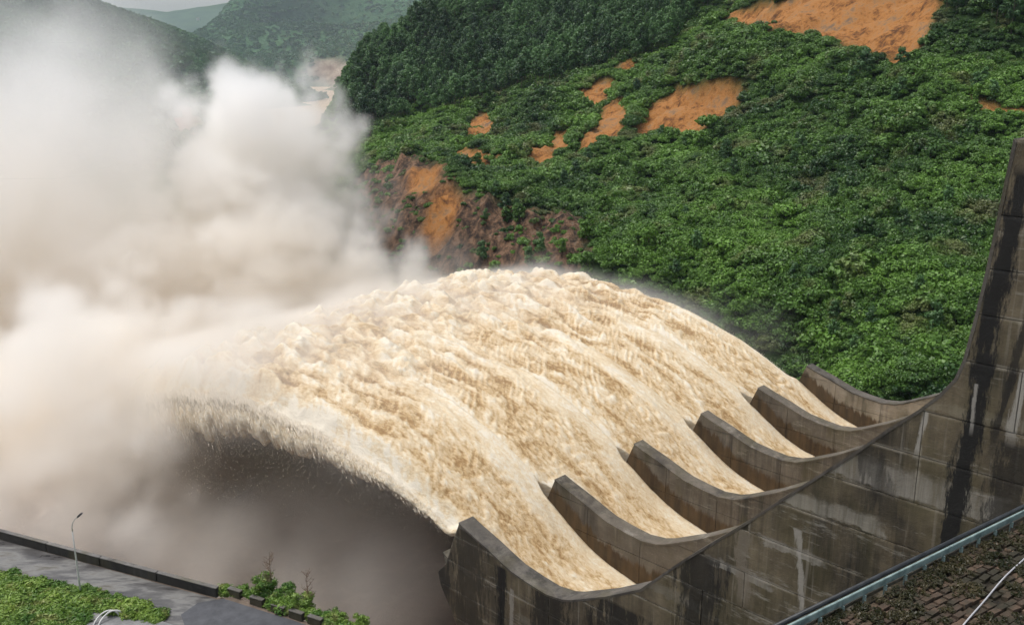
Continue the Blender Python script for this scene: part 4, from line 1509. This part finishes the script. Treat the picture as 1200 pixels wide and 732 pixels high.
# bent pipes beside the path
e = link('pipe_hoop', None, label='pair of pale bent pipes standing at the corner of the grass and the path', cat='pipe', loc=tuple(atZ(122, 726, ZR)))
for dx in (0.0, 0.45):
    mb = MB()
    pts = [(-0.5 + dx, -1.2, 0.1), (-0.35 + dx, -0.6, 0.55), (0.1 + dx, 0.1, 0.85), (0.75 + dx, 0.35, 0.8), (1.15 + dx * 0.8, 0.4, 0.45), (1.2 + dx * 0.8, 0.4, 0.15)]
    # smooth the bend
    fine_ = []
    for i in range(len(pts) - 1):
        for s_ in (0, 0.33, 0.66):
            fine_.append(tuple(pts[i][j] * (1 - s_) + pts[i + 1][j] * s_ for j in range(3)))
    fine_.append(pts[-1])
    for _ in range(2):
        fine_ = [fine_[0]] + [tuple((fine_[i - 1][j] + 2 * fine_[i][j] + fine_[i + 1][j]) / 4 for j in range(3)) for i in range(1, len(fine_) - 1)] + [fine_[-1]]
    mb.tube(fine_, 0.075, 8)
    link('pipe', mb.mesh('pipe', M_pole, True), e)

# grass verge
n = 9000
uu = rng.uniform(-60, 195, n)
vv = rng.uniform(655, 775, n)
G = inpoly(uu, vv, [(-60, 664), (0, 675), (60, 684), (112, 696), (150, 706), (190, 722), (186, 731), (150, 724), (112, 714), (100, 722), (86, 745), (60, 775), (-60, 775)])
uu, vv = uu[G], vv[G]
uu = uu + rng.normal(0, 3.0, len(uu))
vv = vv + rng.normal(0, 1.6, len(vv))
Pg = np.array([atZ(a, b, ZR) for a, b in zip(uu, vv)])
we = rng.random(420)
wx_ = 258 + we * 165
wy_ = np.interp(wx_, [258, 276, 302, 327, 348, 370, 423], [697, 695, 704, 713, 720, 727, 748]) + rng.normal(0, 1.5, 420)
Pw = np.array([atZ(a, b, ZR) for a, b in zip(wx_, wy_)]) + np.array([0.15, 0.35, 0])
Pg = np.vstack([Pg, Pw[fbm(Pw[:, :2] / 0.9, 3, 995) > -0.15]])
tuft = [leaves(9, 34, 0.42, 0.45, 0.24, 0.10, 700 + k, 0, M_grass, 'tuft_foliage', aspect=2.6) for k in range(4)]
Pg[:, 2] += 0.05
scatter('verge_plants', Pg, rng.uniform(0, 6.28, len(Pg)), rng.uniform(0.4, 1.0, len(Pg)) + 1.3 * np.maximum(fbm(Pg[:, :2] / 1.6, 3, 990) + 0.2, 0), rng.integers(0, 4, len(Pg)), tuft, 'bright green low plants covering the verge')

# bushes behind the guard blocks
bk = []
for k in range(3):
    r_ = np.random.default_rng(60 + k)
    cc = r_.normal(size=(26, 3))
    cc /= np.linalg.norm(cc, axis=1)[:, None]
    cc = cc * r_.uniform(0.3, 1, (26, 1)) ** 0.5 * np.array([1.35, 0.8, 0.62]) + np.array([0, 0, 0.5])
    cc[:, 2] = np.maximum(cc[:, 2], 0.12)
    cc[:6, 2] += r_.uniform(0.1, 0.9, 6)
    mb = MB()
    for q in cc[::4]:
        mb.tube([(0, 0, -0.3), tuple(q * 0.5), tuple(q)], [0.03, 0.02, 0.008], 5)
    bk.append((mb.mesh('trunk', M_bark, True), leaves(26, 110, 1, 1, 0.40, 0.11, 660 + k, -1, M_grass, 'crown', centers=cc)))
for (px, py, s_, lb) in [(306, 700, 1.25, 'taller bright green bush behind the second guard block'), (346, 716, 1.1, 'lower green bush behind the fourth guard block'), (328, 706, 1.0, 'small green bush between the two larger bushes'),
                         (392, 733, 0.8, 'low green plant past the last guard block'), (420, 736, 0.7, 'small plant at the bottom edge right of the guard blocks')]:
    p = atZ(px, py, ZR) + np.array([0.25, 0.45, 0])
    make_tree('bush', bk[int(px) % 3], tuple(p), px, s_, lb, 'bush', None)


def bare_tree(px, py, h, label, seed):
    r = random.Random(seed)
    p = atZ(px, py, ZR) + np.array([0.3, 0.5, 0])
    e = link('bare_sapling', None, label=label, cat='sapling', loc=tuple(p))
    mb = MB()
    mb.tube([(0, 0, -0.2), (0.05, 0, h * 0.4), (0.0, 0.05, h * 0.75), (0.08, 0, h)], [0.06, 0.045, 0.03, 0.012], 6)
    link('trunk', mb.mesh('trunk', M_twig), e)
    mb = MB()
    for i in range(26):
        t = r.uniform(0.25, 0.95)
        a = r.uniform(0, 6.28)
        l_ = h * r.uniform(0.18, 0.38) * (1.15 - t * 0.6)
        s0 = Vector((0.03, 0, h * t))
        e1 = s0 + Vector((math.cos(a) * l_ * 0.6, math.sin(a) * l_ * 0.6, l_ * 0.6))
        mb.tube([s0, (s0 + e1) / 2 + Vector((0, 0, -0.03)), e1], [0.022, 0.016, 0.008], 5)
        for _ in range(3):
            b_ = s0.lerp(e1, r.uniform(0.4, 0.95))
            mb.tube([b_, b_ + Vector((r.uniform(-0.3, 0.3), r.uniform(-0.3, 0.3), r.uniform(0.05, 0.35)))], [0.012, 0.006], 4)
    link('twigs', mb.mesh('twigs', M_twig), e)


bare_tree(313, 700, 4.5, 'leafless brown sapling rising out of the taller bush', 3)
bare_tree(356, 716, 3.7, 'leafless sapling beside the lower bush', 4)

# ------------------------------------------------------------------ brick terrace and railing at bottom right
ZB = -14.0
r0 = Vector(atZ(955, 731, ZB))
r1 = Vector(atZ(1200, 609, ZB))
dv = (r1 - r0).normalized()
nv = Vector((dv.y, -dv.x, 0))                      # towards the camera side
org = r0 - dv * 3.5
TER = Matrix(((dv.x, -nv.x, 0, org.x), (dv.y, -nv.y, 0, org.y), (0, 0, 1, ZB), (0, 0, 0, 1)))   # local x along the rail, local -y away from it
L = 17.0
ter = link('brick_terrace', None, kind='structure', label='mossy brick paved terrace behind the railing', mw=TER)
m = NM('terrace_soil')
m.bsdf(m.ramp(m.noise(m.obj(), 3.0, 6, 0.7), [(0.35, (0.010, 0.009, 0.007)), (0.65, (0.035, 0.028, 0.018))]), 0.95, m.bump(m.noise(m.obj(), 8, 5), 0.8, 0.05))
mb = MB()
mb.box((L / 2 + 2, -4.06, -1.07), (L + 8, 7.9, 2.0))
link('bed', mb.mesh('bed', m.m), ter)
mb = MB()
mb.box((L / 2 + 2, -4.2, -32), (L + 8, 7.6, 60))
link('supporting_wall', mb.mesh('supporting_wall', M_chute), ter)
m = NM('old_brick')
P = m.obj()
rn = m.n('ShaderNodeObjectInfo').outputs['Random']
geo = m.n('ShaderNodeNewGeometry').outputs['Position']
c = m.mix(rn, (0.048, 0.034, 0.024), (0.12, 0.078, 0.052))
c = m.mix(m.ramp(m.noise(geo, 0.9, 5, 0.7), [(0.40, 0.0), (0.56, 0.95)]), c, (0.026, 0.024, 0.014))
c = m.mix(m.ramp(m.noise(geo, 4.0, 5, 0.7), [(0.5, 0.0), (0.7, 0.7)]), c, (0.03, 0.025, 0.018))
c = m.mix(m.ramp(m.noise(geo, 2.2, 4, 0.7), [(0.62, 0.0), (0.72, 0.6)]), c, (0.26, 0.17, 0.11))
m.bsdf(c, 0.85, m.bump(m.noise(geo, 22.0, 5), 0.6, 0.02), spec=0.3)
M_brick = m.m
bm_k = []
for k in range(6):
    r = random.Random(k)
    mb = MB()
    mb.box((0, 0, 0), (0.40 * r.uniform(0.9, 1.0), 0.19 * r.uniform(0.9, 1.0), 0.11), taper=0.93)
    mb.v = [(a + r.uniform(-0.01, 0.01), b + r.uniform(-0.01, 0.01), c_ + r.uniform(-0.008, 0.008)) for a, b, c_ in mb.v]
    bm_k.append(mb.mesh('brick', M_brick))
cands = []
for row in range(34):
    for col in range(46):
        lx = 0.3 + col * 0.43 + (row % 2) * 0.21
        ly = -0.32 - row * 0.222
        wp = TER @ Vector((lx, ly, 0))
        q = np.array(wp)
        pu, pv = project(q)
        cands.append((lx, ly, float(pu), float(pv)))
vis_ = [c_ for c_ in cands if 940 < c_[2] < 1215 and c_[3] < 745]
vis_.sort(key=lambda c_: c_[1] * 0 + c_[3] * -1)
print('bricks in view', len(vis_))
show = vis_[:300]
rest = vis_[300:] + [c_ for c_ in cands if c_ not in vis_]
for lx, ly, _, _ in show:
    if random.random() < 0.05:
        continue
    o = link('brick', random.choice(bm_k), ter, loc=(lx + random.uniform(-.035, .035), ly + random.uniform(-.02, .02), random.uniform(-0.05, 0.015)))
    o.rotation_euler = (random.uniform(-.05, .05), random.uniform(-.05, .05), random.uniform(-.06, .06))
mb = MB()
for lx, ly, _, _ in rest:
    mb.box((lx, ly, random.uniform(-0.03, 0.02)), (0.38, 0.18, 0.11), taper=0.93)
link('brick_field', mb.mesh('brick_field', M_brick), ter, kind='stuff')

M_moss = leaf_material('moss_leaves', (0.018, 0.022, 0.008), (0.075, 0.06, 0.028), None, 1.0)
moss_k = [leaves(7, 16, 0.16, 0.05, 0.07, 0.035, 800 + k, 0, M_moss, 'moss_foliage') for k in range(3)]
nq = 3600
lx_ = rng.uniform(-1, L + 3, nq)
ly_ = rng.uniform(-7.6, -0.1, nq)
mk = fbm(np.stack([lx_ / 1.1, ly_ / 0.7], -1), 4, 970) + 0.9 * np.exp(ly_ / 0.9) > rng.random(nq) * 0.5
Pm_ = np.array([TER @ Vector((a, b, 0.05)) for a, b in zip(lx_[mk], ly_[mk])])
scatter('moss', Pm_, rng.uniform(0, 6.28, len(Pm_)), rng.uniform(0.5, 1.4, len(Pm_)), rng.integers(0, 3, len(Pm_)), moss_k, 'dark moss and dead leaves between the bricks of the terrace')

# railing
m = NM('teal_painted_steel')
P = m.obj()
m.bsdf(m.ramp(m.noise(P, 2.5, 6, 0.7), [(0.3, (0.07, 0.10, 0.10)), (0.5, (0.20, 0.28, 0.27)), (0.72, (0.33, 0.42, 0.40))]), 0.55, spec=0.4)
M_teal = m.m
m = NM('black_pipe')
m.bsdf(m.ramp(m.noise(m.obj(), 3, 3), [(0.3, (0.012, 0.014, 0.016)), (0.7, (0.035, 0.04, 0.045))]), 0.4)
M_blackp = m.m
rail = link('steel_railing', None, label='low teal steel railing with a black pipe along the terrace edge', cat='railing', mw=TER)
mb = MB()
mb.box((L / 2 + 2, -0.02, 0.30), (L + 7, 0.07, 0.19))
link('channel', mb.mesh('channel', M_teal, bevel=0.01), rail)
mb = MB()
mb.tube([(-1.5, 0.12, 0.40), (L + 5.5, 0.12, 0.40)], 0.065, 10)
link('pipe', mb.mesh('pipe', M_blackp, True), rail)
mb = MB()
mb.box((L / 2 + 2, 0.10, 0.05), (L + 7, 0.16, 0.10))
link('kerb', mb.mesh('kerb', M_chute), rail)
brk = MB()
brk.box((0, -0.085, 0.14), (0.035, 0.07, 0.16))
brk.box((0, -0.04, 0.08), (0.035, 0.03, 0.38))
bme = brk.mesh('bracket', M_teal)
for i in range(26):
    link('bracket', bme, rail, loc=(-1.0 + i * 0.92, 0, 0))
# cable lying over the terrace
c0, c1 = TER.inverted() @ Vector(atZ(1120, 744, ZB + 0.12)), TER.inverted() @ Vector(atZ(1215, 634, ZB + 0.12))
cab = MB()
pts = []
for i in range(24):
    t = i / 23
    p = c0.lerp(c1, t * 1.15 - 0.05)
    pts.append((p.x + math.sin(t * 9) * 0.03, p.y + math.sin(t * 5) * 0.05, 0.10 + 0.03 * math.sin(t * 14)))
cab.tube(pts, 0.022, 6)
m = NM('pale_cable')
m.bsdf((0.42, 0.42, 0.44), 0.5)
o = link('cable', cab.mesh('cable', m.m, True), label='thin pale cable lying across the mossy bricks', cat='cable', mw=TER)
print('terrace', round(time.time() - T0, 1))

# ------------------------------------------------------------------ spray plume
def plume():
    mn = np.array([-250.0, 84.0, -83.5])
    mx = np.array([62.0, 345.0, 44.0])
    vox = 1.4
    res = np.ceil((mx - mn) / vox).astype(int) + 1
    xs = [np.linspace(mn[i], mx[i], res[i]).astype(np.float32) for i in range(3)]
    GZ_, GY_, GX_ = np.meshgrid(xs[2], xs[1], xs[0], indexing='ij')
    P = np.stack([GX_, GY_, GZ_], -1)
    # billow displacement shared by all puffs
    wq = P / 30.0
    warp = np.stack([vnoise(wq, 901), vnoise(wq + 9.1, 902), vnoise(wq + 4.7, 903)], -1) * 5.0
    b = fbm((P + warp) / 17.0, 5, 910, 0.55, ab=True)
    s = fbm((P + warp * 1.5) / np.array([26, 26, 40], np.float32), 4, 930, 0.55)
    hard = [(308, 146, 262, 48), (262, 152, 262, 36), (284, 138, 262, 42), (330, 140, 262, 38), (350, 178, 262, 38), (362, 216, 262, 36), (306, 232, 262, 78), (376, 270, 255, 44), (418, 308, 248, 34), (255, 235, 258, 58),
            (200, 320, 245, 100), (290, 330, 240, 100), (372, 345, 238, 70), (90, 350, 235, 110), (-20, 370, 230, 120), (-140, 380, 225, 120),
            (60, 470, 212, 100), (180, 450, 215, 85), (140, 540, 195, 70), (20, 560, 190, 70), (-90, 500, 200, 110), (255, 420, 222, 62), (470, 335, 236, 40),
            (100, 500, 152, 72), (150, 470, 152, 58), (40, 540, 145, 60), (160, 530, 148, 46), (-30, 500, 150, 100), (60, 430, 165, 100), (140, 400, 160, 62), (175, 440, 158, 42), (178, 478, 141, 50), (214, 452, 146, 36), (150, 540, 138, 58)]
    soft = [(70, 260, 240, 160, 1.4), (-60, 220, 240, 180, 1.2), (60, 150, 245, 135, 0.8), (80, 80, 245, 115, 0.5), (0, 60, 245, 110, 0.3), (150, 190, 245, 95, 1.0), (130, 140, 245, 95, 0.6), (95, 60, 245, 90, 0.30), (30, 90, 245, 90, 0.4), (160, 60, 250, 60, 0.2), (-80, 90, 240, 120, 0.4),
            (330, 560, 168, 85, 1.4), (260, 540, 160, 75, 2.0), (200, 560, 150, 80, 2.4), (100, 590, 135, 80, 2.4), (220, 650, 135, 70, 2.0), (270, 640, 150, 75, 1.4), (400, 620, 135, 95, 1.3), (470, 680, 118, 85, 1.0), (350, 600, 150, 90, 1.2), (180, 610, 150, 80, 1.0), (90, 610, 140, 70, 0.9), (0, 590, 135, 70, 0.9), (-80, 560, 135, 80, 1.0), (340, 700, 122, 80, 1.1), (240, 700, 118, 60, 0.9), (60, 620, 118, 60, 1.2), (150, 640, 112, 60, 1.2), (-30, 600, 118, 60, 1.2), (300, 640, 130, 70, 0.9),
            (205, 220, 250, 50, 0.5), (400, 300, 285, 60, 0.3), (450, 240, 290, 50, 0.13), (520, 320, 232, 40, 0.25), (895, 395, 171, 42, 0.14), (840, 370, 178, 30, 0.08), (940, 430, 166, 30, 0.10)]

    def ball(px, py, Y, rp, sq=1.0):
        c = atY(px, py, Y)
        dep = c @ fwd
        r = rp * dep / F
        d = np.sqrt(((P - c.astype(np.float32)) ** 2).sum(-1)) / r
        return 1 - d, r
    H = np.full(P.shape[:3], -9.0, np.float32)
    acc = np.zeros(P.shape[:3], np.float32)
    for q in hard:
        f, r = ball(*q)
        acc += np.exp(np.clip(f * np.float32(r / 14.0), -4, 6) * 2.2)
    H = np.log(acc + 1e-6) / 2.2 - 0.10
    b2 = fbm((P + warp * 0.6) / 7.5, 3, 950, 0.6, ab=True)
    H = H + b * 1.05 + b2 * 0.42 + s * 0.35 + 0.12
    dens = sstep(0.0, 0.75, H) * 0.17
    D2 = np.zeros_like(dens)
    for q in soft:
        f, r = ball(*q[:4])
        D2 = np.maximum(D2, sstep(-0.25, 0.75, f + s * 0.95) * q[4] * 0.055)
    dens = np.maximum(dens, D2)
    # spray shed from the near and lower side of the jets
    w = P[..., 0] * WX[0] + P[..., 1] * WX[1]
    a = P[..., 0] * AX[0] + P[..., 1] * AX[1]
    lv = level(w)
    g = np.clip((w - 76) / 100, 0, 1)
    below = lv - P[..., 2]
    fr = sstep(0.0, 1, g * 4) * sstep(-1.5, 1.5, below) * sstep(4 + 26 * g, 0, below) * sstep(OFF - 3.5 - 5 * g, OFF + 1 - g, a) * sstep(OFF + 5 * BAY + 8, OFF + 5 * BAY, a) * (w < 205)
    dens = np.maximum(dens, fr * (0.05 + 0.22 * g) * np.clip(0.8 + s * 1.2, 0, 2))
    ab_ = sstep(4.5, 0, np.abs(below + 2.0)) * sstep(0.22, 0.85, g) * sstep(OFF - 4, OFF, a) * sstep(OFF + 5 * BAY + 4, OFF + 5 * BAY, a) * (w < 205)
    dens = np.maximum(dens, ab_ * 0.13 * np.clip(b * 1.2 + s * 2.0, 0, 1.8))
    # keep clear of the road, and fade at the box faces
    ctr = (mn + mx) / 2
    for i in range(3):
        e_ = 5.0
        lo = P[..., i] - mn[i]
        hi = mx[i] - P[..., i]
        if i == 2:
            dens *= sstep(0, e_ * 3, hi)
        elif i == 0:
            dens *= sstep(0, e_, hi) * sstep(0, e_ * 4, lo)
        else:
            dens *= sstep(0, e_, hi) * sstep(0, e_, lo)
    # solid ground and the near bank stay clear of spray
    pe0, pe1 = np.array(p0), np.array(p1)
    dd = pe1 - pe0
    nn = np.array([-dd[1], dd[0]])
    nn = nn / np.linalg.norm(nn)
    if nn[1] < 0:
        nn = -nn
    sd = (P[..., 0] - pe0[0]) * nn[0] + (P[..., 1] - pe0[1]) * nn[1]
    dens *= sstep(0.5, 6.0, sd)
    me = bpy.data.meshes.new('spray_mist')
    nvx = dens.size
    me.vertices.add(nvx)
    attr(me, 'dens', dens.astype(np.float32).ravel())
    print('voxels', nvx, res, round(time.time() - T0, 1))
    m = NM('mist')
    pos = m.n('ShaderNodeNewGeometry').outputs['Position']
    sp = m.n('ShaderNodeSeparateXYZ', None, Vector=pos)
    hgt = m.math('MULTIPLY_ADD', m.noise(pos, 0.035, 2, 0.5), 46.0, m.math('ADD', sp.outputs[2], -23.0))
    fcol = m.math('DIVIDE', m.math('SUBTRACT', hgt, -62.0), 66.0, clamp=True)
    col = m.mix(fcol, (0.991, 0.964, 0.920), (0.985, 0.987, 0.991))
    inf = m.n('ShaderNodeVolumeInfo').outputs['Density']
    pv_ = m.n('ShaderNodeVolumePrincipled', None, Color=col, Density=1.0, Anisotropy=0.1)
    pv_.inputs['Density Attribute'].default_value = 'density'
    m.t.links.new(pv_.outputs[0], m.out.inputs['Volume'])
    o = link('spray_mist', me, kind='stuff', label='white and tan spray cloud boiling up where the jets land')
    g_ = bpy.data.node_groups.new('spray_nodes', 'GeometryNodeTree')
    g_.interface.new_socket('Geometry', in_out='INPUT', socket_type='NodeSocketGeometry')
    g_.interface.new_socket('Geometry', in_out='OUTPUT', socket_type='NodeSocketGeometry')
    N = g_.nodes.new
    Lk = g_.links.new
    gi, go = N('NodeGroupInput'), N('NodeGroupOutput')
    vc = N('GeometryNodeVolumeCube')
    vc.inputs['Min'].default_value = mn
    vc.inputs['Max'].default_value = mx
    for ax, r_ in zip('XYZ', res):
        vc.inputs['Resolution ' + ax].default_value = int(r_)
    ps = N('GeometryNodeInputPosition')
    sx = N('ShaderNodeSeparateXYZ')
    Lk(ps.outputs[0], sx.inputs[0])

    def mth(op, a_, b_=None, c_=None):
        q = N('ShaderNodeMath')
        q.operation = op
        for i, v_ in enumerate((a_, b_, c_)):
            if v_ is None:
                continue
            if isinstance(v_, (int, float)):
                q.inputs[i].default_value = v_
            else:
                Lk(v_, q.inputs[i])
        return q.outputs[0]
    ids = []
    for i in range(3):
        t = mth('MULTIPLY_ADD', sx.outputs[i], float((res[i] - 1) / (mx[i] - mn[i])), float(-mn[i] * (res[i] - 1) / (mx[i] - mn[i]) + 0.5))
        ids.append(mth('FLOOR', t))
    lin = mth('MULTIPLY_ADD', ids[2], float(res[1]), ids[1])
    lin = mth('MULTIPLY_ADD', lin, float(res[0]), ids[0])
    f2i = N('FunctionNodeFloatToInt')
    Lk(lin, f2i.inputs[0])
    si = N('GeometryNodeSampleIndex')
    si.data_type = 'FLOAT'
    si.domain = 'POINT'
    si.clamp = True
    na = N('GeometryNodeInputNamedAttribute')
    na.data_type = 'FLOAT'
    na.inputs['Name'].default_value = 'dens'
    Lk(gi.outputs[0], si.inputs['Geometry'])
    Lk(na.outputs['Attribute'], si.inputs['Value'])
    Lk(f2i.outputs[0], si.inputs['Index'])
    Lk(si.outputs['Value'], vc.inputs['Density'])
    sm = N('GeometryNodeSetMaterial')
    sm.inputs['Material'].default_value = m.m
    Lk(vc.outputs[0], sm.inputs['Geometry'])
    Lk(sm.outputs[0], go.inputs[0])
    md = o.modifiers.new('spray', 'NODES')
    md.node_group = g_


import os
if not os.environ.get('NOPLUME'):
    plume()

# ------------------------------------------------------------------ haze
if not os.environ.get('NOHAZE'):
    mb = MB()
    mb.box((0, 9500, 160), (52000, 36000, 524))
    m = NM('haze')
    pv_ = m.n('ShaderNodeVolumePrincipled', None, Color=(0.72, 0.86, 1.0), Density=0.00005, Anisotropy=0.2)
    m.t.links.new(pv_.outputs[0], m.out.inputs['Volume'])
    link('haze', mb.mesh('haze', m.m), kind='stuff', label='thin humid haze over the valley')
print('script', round(time.time() - T0, 1))
